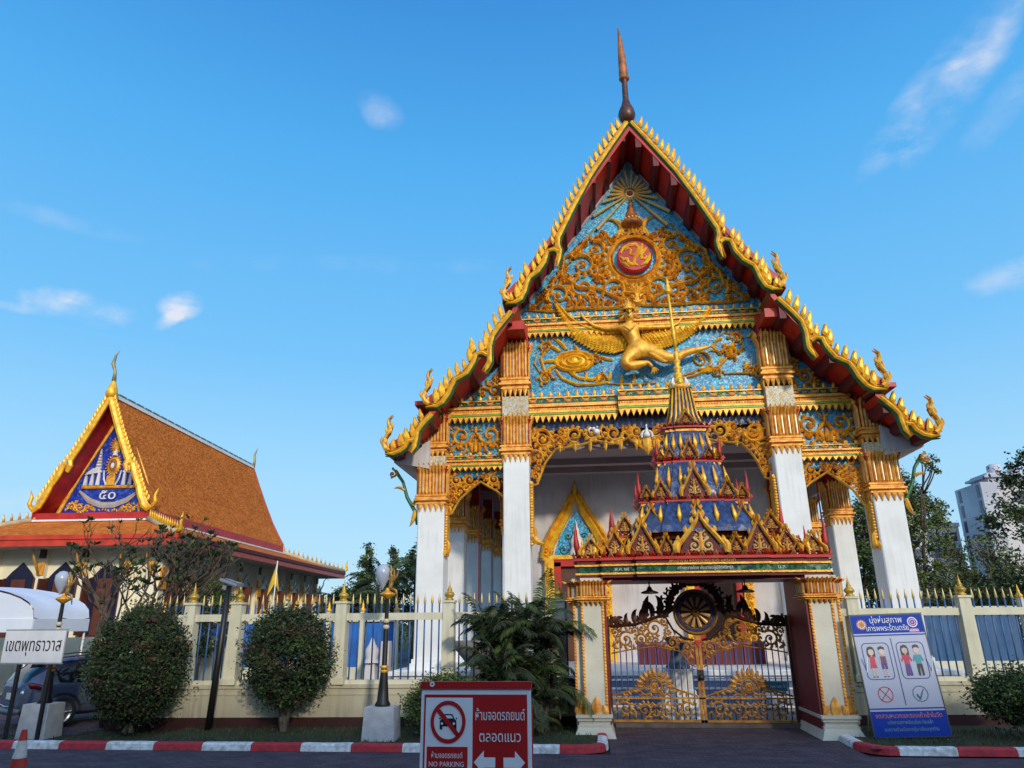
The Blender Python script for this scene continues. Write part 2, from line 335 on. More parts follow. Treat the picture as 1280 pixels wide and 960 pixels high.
g=MB(); kerb(g,[(4.78,16.25),(4.75,15.2),(4.85,14.85),(5.1,14.62),(40,14.5)],.985,0); struct(g,'kerb',[KW,KR])
# grass blades on the verge
g=MB(); rg=random.Random(5)
for i in range(9000):
    x=rg.uniform(-9.1,9.5) if i%7 else rg.uniform(-16,-9.2)
    if -.1<x<5: continue
    y=rg.uniform(14.68,17.2); z=.09 if x>-9.2 else .02; a=rg.uniform(0,PI); h=rg.uniform(.025,.085); w=.010
    lx,ly=rg.uniform(-.03,.03),rg.uniform(-.03,.03)
    g.add([(x-w*math.cos(a),y-w*math.sin(a),z),(x+w*math.cos(a),y+w*math.sin(a),z),(x+lx,y+ly,z+h)],[(0,1,2)],rg.choice((0,0,1,2)))
go=g.build('grass',[mat('blade_a',(.045,.085,.02),.8),mat('blade_b',(.07,.10,.025),.8),mat('blade_c',(.10,.09,.04),.8)]); go['kind']='stuff'; go['label']='short patchy grass on the verge behind the kerb'; go['category']='grass'

# ================= main temple =================
CX=2.05; CB=1.98; YC=23.0; YB=21.2; FZ=.95
temple=thing('temple','tall white and gold ordination hall with steep tiered gable roof and blue mosaic pediment','temple',(CX,YC,0))
def tp(mb,name,mats,par=None,**k): return part(mb,name,mats,par or temple,**k)
# roof lines (dx, z): underside of each tier
R1=[(0,18.72),(1.1,17.1),(2.2,15.45),(3.2,14.0),(4.1,12.75),(4.55,12.3)]
R2=[(4.05,12.05),(4.65,11.15),(5.3,10.35),(5.95,9.65),(6.6,9.1),(7.1,8.85)]
R3=[(6.7,8.65),(7.2,8.1),(7.7,7.65),(8.3,7.35)]
TILE=mat('roof_tile',(.36,.10,.025),.5,0,col2=(.24,.07,.02),scale=8,bump=.4)
for RR,yb,ye in ((R1,YB+.08,46),(R2,YB+.12,45.5),(R3,YB+.16,45)):
    for s in (-1,1):
        m=MB()
        for (a,za),(b,zb) in zip(RR,RR[1:]):
            a,b=CX+s*a,CX+s*b
            m.add([(a,yb,za),(b,yb,zb),(b,ye,zb),(a,ye,za)],[(0,1,2,3)],1)
            m.add([(a,yb,za+.3),(b,yb,zb+.24),(b,ye,zb+.24),(a,ye,za+.3)],[(0,1,2,3)],0)
            m.add([(a,yb,za),(b,yb,zb),(b,yb,zb+.24),(a,yb,za+.3)],[(0,1,2,3)],1)
        b,zb=RR[-1]; b=CX+s*b
        m.add([(b,yb,zb),(b,ye,zb),(b,ye,zb+.24),(b,yb,zb+.24)],[(0,1,2,3)],1)
        ro=tp(m,'roof',[TILE,RED])
        # purlins under the front overhang
        m=MB()
        L_=0
        for (a,za),(b,zb) in zip(RR,RR[1:]):
            n=2 if RR is R1 and b<4.2 else 1
            for k in range(n):
                t=(k+.5)/n; x=CX+s*(a+(b-a)*t); z=za+(zb-za)*t
                sl=(zb-za)/(b-a)
                m.add([(x-.10,yb+.02,z-s*sl*(-.10)-.16-.002),(x+.10,yb+.02,z+s*sl*.10-.16-.002),(x+.10,yb+.02,z+s*sl*.10+.02),(x-.10,yb+.02,z-s*sl*.10+.02),
                       (x-.10,YC+.3,z-s*sl*.10-.162),(x+.10,YC+.3,z+s*sl*.10-.162),(x+.10,YC+.3,z+s*sl*.10+.02),(x-.10,YC+.3,z-s*sl*.10+.02)],
                      [(0,1,2,3),(0,1,5,4),(1,2,6,5),(3,0,4,7)],0)
        tp(m,'purlin_row',MAROON,ro)
# ---- bargeboards with naga curves, flame fins and finials ----
def T_(l): return [((oY(a,b,YB).x-CB),oY(a,b,YB).z) for a,b in l]
apx=(0.02,19.0)
B1a=[apx]+T_([(809.9,180),(840.4,213.2),(865,246),(885.6,275.6),(892,285),(893.8,293),(892,301),(895,311),(900.2,322)])
B1b=T_([(899,304),(903,300.5),(909.5,301.5),(914.8,314),(925.4,325.5),(938.7,332.7),(942,339),(946,348),(953.3,358.5),(962.6,362.5),(976,362)])
B2a=T_([(968,373),(988,391),(998,402),(1003,414),(1004.5,424),(1006,434),(1011,441),(1017,447.6)])
B2b=T_([(1013,427),(1018,423),(1024,423.5),(1029,433.6),(1040.6,447),(1058,454.5),(1063,461),(1069,471),(1080,483),(1090,487.5),(1107,487)])
B3a=T_([(1097,497),(1112,509),(1121,518),(1124,528),(1128,538),(1136,546)])
B3b=T_([(1131,531),(1137,531),(1142,538),(1152,544),(1162,546.5),(1174,545)])
def resamp(P,d):
    out_=[P[0]];acc=0
    for a,b in zip(P,P[1:]):
        l=math.hypot(b[0]-a[0],b[1]-a[1]); t=d-acc
        while t<=l: out_.append((a[0]+(b[0]-a[0])*t/l,a[1]+(b[1]-a[1])*t/l)); t+=d
        acc=l-(t-d)
    return out_
def board(mb,P,s,y,th,w,mi,off=0):
    # strip of width w above the traced lower edge, tapering at the ends, thickness th in y
    n=len(P);vs=[];fs=[]
    for i,(x,z) in enumerate(P):
        a=P[max(i-1,0)];b=P[min(i+1,n-1)];dx,dz=b[0]-a[0],b[1]-a[1];l=math.hypot(dx,dz) or 1; nx,nz=-dz/l,dx/l
        if nz<0 and nx<0: nx,nz=nx,nz
        ww=w*(.35 if i==n-1 else 1)
        x0,z0=x+nx*off,z+nz*off; x1,z1=x+nx*(off+ww),z+nz*(off+ww)
        vs+=[(CX+s*x0,y,z0),(CX+s*x1,y,z1),(CX+s*x1,y+th,z1),(CX+s*x0,y+th,z0),(CX+s*(x0+x1)/2,y-.04,(z0+z1)/2)]
    for i in range(n-1):
        a,b=i*5,i*5+5
        fs+=[(a,a+4,b+4,b),(a+4,a+1,b+1,b+4),(a+1,a+2,b+2,b+1),(a+2,a+3,b+3,b+2),(a+3,a,b,b+3)]
    fs+=[(0,1,2,3),((n-1)*5,(n-1)*5+1,(n-1)*5+2,(n-1)*5+3)]
    mb.add(vs,fs,mi)
def fin(mb,x,z,nx,nz,h,s,y,mi):
    # flame leaf standing off the board, leaning up the slope
    tx,tz=-nz,nx   # along slope (upwards)
    if tz<0: tx,tz=-tx,-tz
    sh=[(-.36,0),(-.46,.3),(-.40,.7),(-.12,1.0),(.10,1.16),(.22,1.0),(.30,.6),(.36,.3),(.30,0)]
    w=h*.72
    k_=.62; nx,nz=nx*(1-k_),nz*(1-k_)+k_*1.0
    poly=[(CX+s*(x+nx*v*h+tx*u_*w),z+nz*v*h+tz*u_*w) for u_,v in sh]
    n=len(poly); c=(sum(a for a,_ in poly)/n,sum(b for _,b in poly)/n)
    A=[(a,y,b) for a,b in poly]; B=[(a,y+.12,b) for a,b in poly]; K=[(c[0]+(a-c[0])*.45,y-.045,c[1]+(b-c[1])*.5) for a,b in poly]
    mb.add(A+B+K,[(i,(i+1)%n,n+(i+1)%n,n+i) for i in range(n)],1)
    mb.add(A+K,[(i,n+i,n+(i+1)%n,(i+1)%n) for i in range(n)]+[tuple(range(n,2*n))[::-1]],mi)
    mb.add(B,[tuple(range(n))],1)
def finial(mb,x,z,h,s,y,mi):
    # rising naga tail: s-curve, with small flames along its back
    pts=[(0,0),(.10,.06),(.17,.2),(.13,.36),(.04,.50),(.0,.64),(.06,.78),(.05,.9),(-.06,1.0)]
    ws=[.16,.17,.14,.10,.12,.13,.10,.06,.012]
    P=[(CX+s*(x+a*h),z+b*h) for a,b in pts]
    for yy,sg in ((y,1),(y+.12,-1)):
        mb.ribbon(P,[w*h*.8 for w in ws],yy,.09*sg,mi)
    P2=[(CX+s*(x+a*h),y+.06,z+b*h) for a,b in pts]
    mb.tube(P2,[w*h*.36 for w in ws],7,mi,flat=.8)
    for t,l in ((1,.2),(2,.2),(4,.18),(5,.16)):
        a,b=pts[t]; X=x+a*h;Z=z+b*h
        for sd_ in (1,-1):
            mb.flame(CX+s*(X+sd_*.05*h),Z,PI/2-sd_*s*.35,l*h,.07*h,s*sd_*.5,y+.02,.06,mi,5)
for s in (-1,1):
    for (A,B,hf,ft,yo,nm) in ((B1a,B1b,.37,1.25,0,'upper'),(B2a,B2b,.37,1.2,.03,'middle'),(B3a,B3b,.32,1.15,.06,'lower')):
        m=MB(); y=YB+yo
        board(m,A,s,y,.16,.12,0); board(m,A,s,y+.03,.14,.055,1,off=.12)
        board(m,B,s,y-.005,.16,.12,0); board(m,B,s,y+.025,.14,.055,1,off=.12)
        # second thin green-black rim below
        board(m,A,s,y+.04,.10,.05,2,off=-.05); board(m,B,s,y+.04,.10,.05,2,off=-.05)
        bo=tp(m,'bargeboard',[GOLDY,GOLD,GREEN])
        m=MB()
        line=[q for q in A[:-3]]+[q for q in B[2:]] if len(A)>6 else A[:-2]+B[2:]
        RS=resamp(line,.30)
        for i,(x,z) in enumerate(RS[1:-1],1):
            a=RS[max(0,i-2)];b=RS[min(len(RS)-1,i+2)];dx,dz=b[0]-a[0],b[1]-a[1];l=math.hypot(dx,dz) or 1
            fin(m,x+(-dz/l)*.19,z+dx/l*.19,-dz/l,dx/l,hf*(1.15 if i%9 else .8)*random.uniform(.86,1.12),s,y+.03,0)
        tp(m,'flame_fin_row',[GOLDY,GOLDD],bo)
        m=MB(); ex,ez=B[-1]; finial(m,ex-.12,ez+.12,ft,s,y,0); tp(m,'naga_finial',[GOLD],bo)
# apex finial (chofa)
m=MB(); a0=Vector((CX-.05,YB+.15,19.15))
m.lathe(a0.x,a0.y,[(.02,19.05),(.16,19.1),(.27,19.25),(.31,19.42),(.27,19.62),(.17,19.85),(.11,20.1),(.10,20.9),(.11,21.0)],14,0)
m.tube([(a0.x,a0.y,20.95),(a0.x-.01,a0.y,21.05),(a0.x-.03,a0.y,22.0),(a0.x-.06,a0.y,22.8),(a0.x-.10,a0.y,23.45)],[.12,.17,.14,.08,.012],12,1)
m.lathe(a0.x,a0.y,[(.12,20.95),(.19,21.0),(.19,21.06),(.12,21.1)],12,1)
tp(m,'apex_finial',[mat('dark_bronze',(.12,.045,.025),.4,.3,col2=(.05,.02,.015),scale=8),BRONZE])
# ---- pediment ----
TA=18.55
m=MB(); m.prism([(CX-4.2,12.2),(CX+4.2,12.2),(CX+4.2,12.75),(CX+3.2,14.0),(CX+2.2,15.45),(CX+1.1,17.1),(CX,TA+.17),(CX-1.1,17.1),(CX-2.2,15.45),(CX-3.2,14.0),(CX-4.2,12.75)],YC,YC+.3)
ped=tp(m,'pediment',BLUE)
m=MB()
for s in (-1,1):
    m.add([(CX,YC-.05,TA+.1),(CX,YC-.05,TA-.02),(CX+s*4.15,YC-.05,12.55),(CX+s*4.15,YC-.05,12.67),(CX,YC+.02,TA+.1),(CX,YC+.02,TA-.02),(CX+s*4.15,YC+.02,12.55),(CX+s*4.15,YC+.02,12.67)],[(0,1,2,3),(1,5,6,2),(0,4,7,3)])
tp(m,'pediment_edge',mat('edge_trim',(.45,.33,.30),.5),ped)
m=MB()
zs=17.2
nr=18
for k in range(nr):
    a=R(-48)+k*R(276)/(nr-1)
    l=1.0+.25*(1-math.sin(a)) if math.sin(a)>0 else 1.35+.75*abs(math.sin(a))
    x0,z0=CX+.22*math.cos(a),zs+.22*math.sin(a); x1,z1=CX+l*math.cos(a),zs+l*math.sin(a)
    # keep inside the gable
    while abs(x1-CX)>(TA-z1)/1.45-.12 and l>.4: l-=.04; x1,z1=CX+l*math.cos(a),zs+l*math.sin(a)
    m.ribbon([(x0,z0),((x0+x1)/2,(z0+z1)/2),(x1,z1)],[.05,.075,.10],YC-.06,.14)
m.disc(CX,zs,.26,YC,.14,0,16); m.disc(CX,zs,.12,YC-.12,.05,1,12)
tp(m,'sun_rays',[mat('pale_gold',(.95,.74,.30),.35,.2,col2=(.85,.55,.14),scale=8),RED],ped)
m=MB()
m.lathe(CX,YC-.1,[(.0,16.95),(.06,16.9),(.03,16.8),(.09,16.72),(.07,16.6),(.13,16.52),(.11,16.42),(.22,16.3),(.2,16.2),(.33,16.05),(.40,15.93),(.38,15.85),(.3,15.78),(0,15.75)],16,0)
for i in range(9):
    a=PI+PI*i/8; m.disc(CX+.33*math.cos(a),16.02,.05,YC-.1+.36*math.sin(a),.04,1,6)
tp(m,'crown_relief',[BRONZE,GOLD],ped)
# medallion
zm=14.55; m=MB()
n=40
for ro,ri,h,mi in ((1.0,.78,.14,0),(.80,.74,.2,0)):
    vs=[];fs=[]
    for k in range(n):
        a=2*PI*k/n
        for r_,d in ((ro,0),((ro+ri)/2,h),(ri,0)): vs.append((CX+r_*math.cos(a),YC-d,zm+r_*math.sin(a)))
    for k in range(n):
        for c in range(2): fs.append((k*3+c,((k+1)%n)*3+c,((k+1)%n)*3+c+1,k*3+c+1))
    m.add(vs,fs,mi)
vs=[];fs=[]
for k in range(n):
    a=2*PI*k/n
    for r_,d in ((.62,0),(.62,.20),(.56,.26)): vs.append((CX+r_*math.cos(a),YC-d,zm+r_*math.sin(a)))
vs.append((CX,YC-.28,zm))
for k in range(n):
    for c in range(2): fs.append((k*3+c,((k+1)%n)*3+c,((k+1)%n)*3+c+1,k*3+c+1))
    fs.append((k*3+2,((k+1)%n)*3+2,3*n))
m.add(vs,fs,1)
for k in range(26):
    a=2*PI*k/26; m.flame(CX+.98*math.cos(a),zm+.98*math.sin(a),a+.35,.17,.12,.6,YC,.1,0,4)
for s in (-1,1):
    m.flame(CX+s*.42,zm+.95,PI/2+s*.5,1.0,.2,s*-1.5,YC-.02,.14,0,8); m.flame(CX+s*.55,zm+.85,PI/2,.7,.16,s*1.3,YC-.02,.12,0,7)
    m.spiral(CX+s*.30,zm+1.02,.16,0,s,1.2,.07,YC-.02,.1,0,3)
    m.flame(CX+s*.12,zm+1.0,PI/2+s*.2,.5,.12,-s*.8,YC-.02,.12,0,5)
m.flame(CX,zm+.98,PI/2,.62,.16,0,YC-.03,.16,0,6)
tp(m,'medallion',[GOLD,RED],ped)
m=MB(); q=YC-.26
def rb(pts,ws,h=.07): m.ribbon([(CX+a,zm+b) for a,b in pts],ws,q,h)
rb([(-.48,.12),(-.40,.3),(-.18,.42),(.06,.44),(.16,.3),(.10,.1),(-.02,.0),(-.16,.06),(-.12,.22),(-.2,.3),(-.34,.22)],[.05,.12,.13,.12,.12,.12,.10,.09,.08,.07,.03])
rb([(-.50,-.02),(-.40,-.14),(-.26,-.12),(-.24,-.26),(-.12,-.34),(.02,-.36)],[.06,.14,.13,.12,.12,.06])
rb([(.30,.46),(.26,.28),(.16,.08),(.0,-.1),(-.04,-.3),(.1,-.42)],[.05,.12,.12,.12,.12,.06])
rb([(.46,.30),(.34,.18),(.22,.02),(.24,-.14),(.36,-.16),(.42,-.06),(.34,-.0)],[.05,.12,.12,.11,.1,.08,.04])
rb([(.54,.06),(.50,-.16),(.38,-.32),(.2,-.40)],[.06,.13,.13,.05])
rb([(-.46,-.24),(-.34,-.32),(-.2,-.44)],[.04,.1,.05])
tp(m,'monogram',[GOLDY],ped)
# pediment scroll work
m=MB(); Y0=YC
PP=[(CX+.1,12.65),(CX+3.95,12.68),(CX+2.95,14.05),(CX+1.95,15.3),(CX+1.25,15.75),(CX+.55,15.6),(CX+.1,15.4)]
exc=[(CX,zm,1.12),(CX,15.7,.45),(CX,13.05,.42)]
scrollfill(m,PP,[.50,.40,.32,.25,.2,.16,.13,.10,.08,.06,.05],11,Y0,  .19,.13,mirror=CX,ex=exc,tries=700,thr=.12)
for s in (-1,1):
    # long stems that bind the scrolls together
    m.ribbon([(CX+s*a,b) for a,b in ((.15,12.72),(1.0,12.66),(2.0,12.72),(3.0,12.66),(3.9,12.74))],[.1,.13,.12,.12,.04],Y0,.15)
    m.ribbon([(CX+s*a,b) for a,b in ((.5,12.9),(1.3,13.4),(2.0,13.5),(2.6,14.0),(2.5,14.7),(1.9,15.1),(1.35,15.9))],[.08,.12,.12,.12,.12,.10,.04],Y0,.2)
    m.ribbon([(CX+s*a,b) for a,b in ((3.6,12.85),(3.0,13.3),(2.9,13.8),(2.3,14.6))],[.06,.1,.1,.04],Y0,.2)
# face-like boss at the bottom centre, made of leaves
m.disc(CX,13.0,.36,Y0,.24,0,14)
for k in range(7): m.flame(CX,13.1,PI*(k+.5)/7,.52,.15,0,Y0-.1,.15,0,5)
for s in (-1,1): m.spiral(CX+s*.17,13.0,.13,PI/2,s,1.1,.06,Y0-.2,.08,0,2); m.spiral(CX+s*.62,13.2,.3,PI/2*(1-s),s,1.4,.1,Y0,.15,0,6)
tp(m,'pediment_scrollwork',[GOLD],ped)
# ---- horizontal bands ----
def band(xa,xb,zb,zt,y,proj=.16,name='frieze_band'):
    H_=zt-zb; n=max(2,int((xb-xa)/.29)); st=(xb-xa)/n; m=MB()
    z=lambda t: zb+H_*t
    m.box(xa,xb,y-proj,y+.1,z(.62),z(.80),1)                 # frieze ground, green
    m.box(xa,xb,y-proj-.05,y+.1,z(.80),z(.84),0)
    m.box(xa,xb,y-proj-.05,y+.1,z(.585),z(.62),0)
    m.box(xa,xb,y-proj-.14,y+.1,z(.50),z(.585),4); m.box(xa,xb,y-proj-.06,y+.1,z(.36),z(.50),4); m.box(xa,xb,y-proj-.12,y+.1,z(.31),z(.36),0)
    nb=int((xb-xa)/.085)
    for k in range(nb): x=xa+(k+.5)*(xb-xa)/nb; m.disc(x,z(.43),.038,y-proj-.055,.035,0 if k%2 else 4,5)
    m.box(xa,xb,y-proj-.10,y+.1,z(.25),z(.31),2)             # lime line
    m.box(xa,xb,y-proj-.07,y+.1,z(.20),z(.25),0)
    tw=.19; nt_=int((xb-xa)/tw)
    for k in range(nt_):                                     # hanging teeth
        x=xa+(k+.5)*(xb-xa)/nt_; w=(xb-xa)/nt_*.42
        m.add([(x-w,y-proj-.10,z(.20)),(x+w,y-proj-.10,z(.20)),(x+w,y-proj+.08,z(.20)),(x-w,y-proj+.08,z(.20)),(x-w*.2,y-proj-.13,z(0)),(x-w*.1,y-proj,z(0))],[(0,1,4),(1,2,5,4),(2,3,5),(3,0,4,5)],0)
    for k in range(n):                                       # cresting leaves and flower rosettes
        x=xa+(k+.5)*st
        m.flame(x,z(.84),PI/2,H_*.20,st*.42,0,y-proj-.02,.05,0,4)
        if k%2==0:
            m.disc(x,z(.71),st*.42,y-proj,.05,3,8,H_*.065); m.flame(x,z(.71),.3,st*.8,.06,.5,y-proj,.04,0,4); m.flame(x,z(.71),PI-.3,st*.8,.06,-.5,y-proj,.04,0,4)
        else: m.flame(x-.05,z(.66),PI/2+.3,.12,.05,.3,y-proj,.03,2,3); m.disc(x,z(.71),.04,y-proj,.04,0,6)
    return tp(m,name,[GOLD,GREENM,LIME,mat('coral_flower',(.62,.2,.08),.5,col2=(.5,.3,.06),scale=10),GOLDC])
band(CX-4.25,CX+4.25,11.60,12.50,YC+.02)
m=MB(); m.box(CX-3.86,CX+3.86,YC-.0,YC+.3,9.3,11.72); pan=tp(m,'pediment_lower_panel',BLUE)
band(CX-3.86,CX-.9,8.55,9.62,YC-.02); band(CX+.9,CX+3.86,8.55,9.62,YC-.02); band(CX-.88,CX+.88,8.62,9.72,YC-.22)
m=MB(); m.box(CX-3.86,CX+3.86,YC+.06,YC+.3,8.35,9.31); tp(m,'beam',BLUED)
for s in (-1,1):
    a,b=sorted((CX+s*4.7,CX+s*6.62)); a2,b2=sorted((CX+s*4.7,CX+s*6.5))
    band(a,b2 if s>0 else b,8.62,9.55,YC-.02); band(a,b,7.0,7.62,YC-.02)
    m=MB(); m.box(a,b,YC,YC+.3,6.85,9.0)
    m.prism([(CX+s*4.7,8.9),(CX+s*6.6,8.9),(CX+s*6.3,9.35),(CX+s*5.95,9.65),(CX+s*5.3,10.35),(CX+s*4.7,11.1)][::s],YC,YC+.3)
    sp=tp(m,'side_panel',BLUE)
    m=MB()
    scrollfill(m,[(CX+4.75,9.5),(CX+6.05,9.5),(CX+5.25,10.25),(CX+4.75,10.95)],[.3,.22,.16,.11,.08],21,YC,.14,.1,mi=0) if s>0 else None
    if s<0:
        scrollfill(m,[(CX-4.75,9.5),(CX-6.05,9.5),(CX-5.25,10.25),(CX-4.75,10.95)],[.3,.22,.16,.11,.08],21,YC,.14,.1,mi=0)
    tp(m,'spandrel_scrollwork',[GOLD],sp); m=MB()
    c=CX+s*5.66
    P=[(c+.02,7.62),(c+.93,7.62),(c+.93,8.62),(c+.02,8.62)]
    for ms in (1,-1):
        m.spiral(c+ms*.48,8.25,.36,PI/2+ms*PI/2,ms,1.5,.12,YC,.16,0,6); m.spiral(c+ms*.5,7.85,.22,-PI/2,-ms,1.3,.09,YC,.14,0,5)
        m.ribbon([(c+ms*.02,8.3),(c+ms*.2,8.05),(c+ms*.42,7.95)],[.09,.09,.06],YC,.18); m.flame(c+ms*.12,7.65,PI/2-ms*.3,.4,.11,ms*.6,YC,.14,0,5)
        m.flame(c+ms*.8,7.7,PI/2+ms*.2,.45,.11,ms*.9,YC,.14,0,5)
    m.flame(c,7.66,PI/2,.5,.14,0,YC-.03,.16,0,5); m.flame(c,8.32,PI/2,.3,.1,0,YC-.03,.12,0,5)
    scrollfill(m,P,[.1,.07,.055],31+s,YC,.1,.06,mirror=c,ex=[(c+.48,8.25,.42),(c+.5,7.85,.27)],tries=300)
    tp(m,'panel_scrollwork',[GOLD],sp)
# ---- columns ----
def capital(mb,x,y,w,z0,z1,front=True,leaf=True):
    H_=z1-z0; h=w/2; z=lambda t: z0+H_*t
    # teeth on four sides
    nT=5
    for (ux,uy,vx,vy) in ((1,0,0,-1),(1,0,0,1),(0,1,1,0),(0,1,-1,0)):
        for k in range(nT):
            t=-h+ (k+.5)*2*h/nT; ww=h/nT*.98; o=h+.035
            P=lambda tt,oo,zz:(x+ux*tt+vx*oo,y+uy*tt+vy*oo,zz)
            mb.add([P(t-ww,o,z(.17)),P(t+ww,o,z(.17)),P(t,o,z(0)),P(t-ww,h-.0,z(.17)),P(t+ww,h,z(.17)),P(t,h,z(.0)),P(t,o+.03,z(.13))],[(0,6,2),(6,1,2),(0,1,6),(0,3,5,2),(1,4,5,2)],0)
    mb.stack(x,y,[(h+.02,z(.16)),(h+.06,z(.17)),(h+.06,z(.20)),(h+.02,z(.21)),(h+.02,z(.23)),(h+.12,z(.245)),(h+.12,z(.28)),(h+.05,z(.30)),(h+.05,z(.33)),(h+.09,z(.34)),(h+.09,z(.37)),(h+.03,z(.39))],0,0)
    mb.stack(x,y,[(h,z(.38)),(h+.02,z(.85)),(h+.10,z(1.0))],0,1)
    nR=8
    for (ux,uy,vx,vy) in ((1,0,0,-1),(1,0,0,1),(0,1,1,0),(0,1,-1,0)):
        P=lambda tt,oo,zz:(x+ux*tt+vx*oo,y+uy*tt+vy*oo,zz)
        for k in range(nR):
            t=-h+(k+.5)*2*h/nR; ww=h/nR*.86
            prof=[(.38,.02),(.42,.06),(.84,.06),(.93,.12),(1.0,.17),(1.03,.13)]
            vs=[];fs=[]
            for a,o in prof: vs+=[P(t-ww,h+o-.03,z(a)),P(t,h+o+.01,z(a)),P(t+ww,h+o-.03,z(a))]
            for i in range(len(prof)-1): fs+=[(i*3,i*3+1,i*3+4,i*3+3),(i*3+1,i*3+2,i*3+5,i*3+4)]
            mb.add(vs,fs,0)
            # bead rows
            if k%2: mb.box(x+ux*t+vx*(h+.04)-.012-abs(vx)*.02,x+ux*t+vx*(h+.04)+.012+abs(vx)*.02,y+uy*t+vy*(h+.04)-.012-abs(vy)*.02,y+uy*t+vy*(h+.04)+.012+abs(vy)*.02,z(.43),z(.82),2)
        for k in range(6):   # lotus tips on top
            t=-h*1.1+(k+.5)*2.2*h/6; ww=h/6*1.1
            mb.add([P(t-ww,h+.10,z(.94)),P(t+ww,h+.10,z(.94)),P(t,h+.20,z(1.08)),P(t-ww,h+.02,z(.96)),P(t+ww,h+.02,z(.96))],[(0,1,2),(0,2,3),(1,4,2)],0)
SIL=mat('silver_beads',(.65,.55,.38),.3,.4)
def column(x,y,w,zt,caps,mos=None,red=None,par=None):
    m=MB(); c=.03; h=w/2
    pts=[(-h+c,-h),(h-c,-h),(h,-h+c),(h,h-c),(h-c,h),(-h+c,h),(-h,h-c),(-h,-h+c)]
    n=8; m.add([(x+a,y+b,FZ) for a,b in pts]+[(x+a,y+b,zt) for a,b in pts],[(i,(i+1)%n,n+(i+1)%n,n+i) for i in range(n)])
    m.cbox(x,y,w+.16,w+.16,FZ,FZ+.18); m.cbox(x,y,w+.08,w+.08,FZ+.18,FZ+.30)
    o=tp(m,'column',WHITE,par)
    m=MB()
    for z0,z1,dw in caps: capital(m,x,y,w+dw,z0,z1)
    mats=[GOLDC,RED,SIL]
    if mos:
        m.cbox(x,y,w+.03,w+.03,mos[0],mos[1],3); mats.append(WMOS)
    if red: m.cbox(x,y,w+.06,w+.06,red[0],red[1],1); 
    part(m,'capital',mats,o)
    return o
for s in (-1,1):
    column(CX+s*4.28,YC,.84,7.4,[(7.21,8.72,0),(9.39,11.28,0)],(8.7,9.45),(11.2,12.0))
    column(CX+s*7.04,YC,.86,6.0,[(5.67,7.14,.02),(7.42,8.86,-.04)],(7.05,7.5),(8.75,9.0))
# hanging valances
m=MB()
PV=[(CX+.0,8.5),(CX+3.84,8.5),(CX+3.84,6.5),(CX+3.62,6.55),(CX+3.35,7.25),(CX+3.0,7.7),(CX+2.2,7.8),(CX+1.7,7.95),(CX+1.1,7.82),(CX+.6,8.0),(CX+.3,7.75),(CX+0,7.5)]
scrollfill(m,PV,[.33,.27,.2,.15,.11,.08,.06],41,YC+.02,.12,.11,mirror=CX,tries=500,thr=.13,up=False)
for s in (-1,1):
    e=PV[2:]
    m.ribbon([(CX+s*(a-CX),b) for a,b in e],[.07]*len(e),YC+.02,.1)
    for k in range(7):
        t=.35+k*.5; 
        if t<3.3: m.flame(CX+s*t,7.95,-PI/2,.38,.13,.0,YC+.02,.1,0,5)
    m.spiral(CX+s*3.42,8.05,.36,PI,s,1.8,.12,YC,.16,0,6)
    # rope strips down the column sides
    x=CX+s*3.80
    for k in range(22):
        z=6.5-k*.09; m.disc(x,z,.065,YC-.3,.05,0,6,.06)
    m.box(x-.05,x+.05,YC-.3,YC+.1,4.65,6.6)
    m.flame(x,4.9,-PI/2-s*.3,.55,.2,-s*.9,YC-.3,.12,0,6); m.flame(x-s*.05,4.75,PI/2+s*.5,.5,.14,-s*.8,YC-.3,.1,0,6)
m.flame(CX,8.1,-PI/2,.72,.3,0,YC-.02,.14,0,6)
# three-headed elephant and small crown in white
va=tp(m,'valance',[GOLD])
m=MB()
for ex_ in (0,):
    m.lathe(CX+ex_,YC-.15,[(.0,8.42),(.03,8.38),(.02,8.3),(.05,8.24),(.035,8.18),(.08,8.12),(.11,8.05),(.085,7.98),(0,7.96)],12,0)
    for s in (-1,1): m.flame(CX+s*.16,7.95,PI/2-s*.5,.38,.07,s*1.6,YC-.14,.06,0,6)
m2x=CX-1.62
m.disc(m2x,8.22,.11,YC-.1,.12,0,10); m.disc(m2x-.10,8.32,.07,YC-.1,.1,0,8); m.disc(m2x+.02,8.38,.04,YC-.1,.1,0,8)
m.tube([(m2x-.18,YC-.16,8.35),(m2x-.26,YC-.18,8.28),(m2x-.24,YC-.18,8.16)],[.04,.03,.015],6,0)
m2x=CX+1.62
m.disc(m2x,8.22,.11,YC-.1,.12,0,10); m.disc(m2x+.10,8.32,.07,YC-.1,.1,0,8)
m.tube([(m2x+.18,YC-.16,8.35),(m2x+.26,YC-.18,8.28),(m2x+.24,YC-.18,8.16)],[.04,.03,.015],6,0)
tp(m,'white_emblem',[WHITE],va)
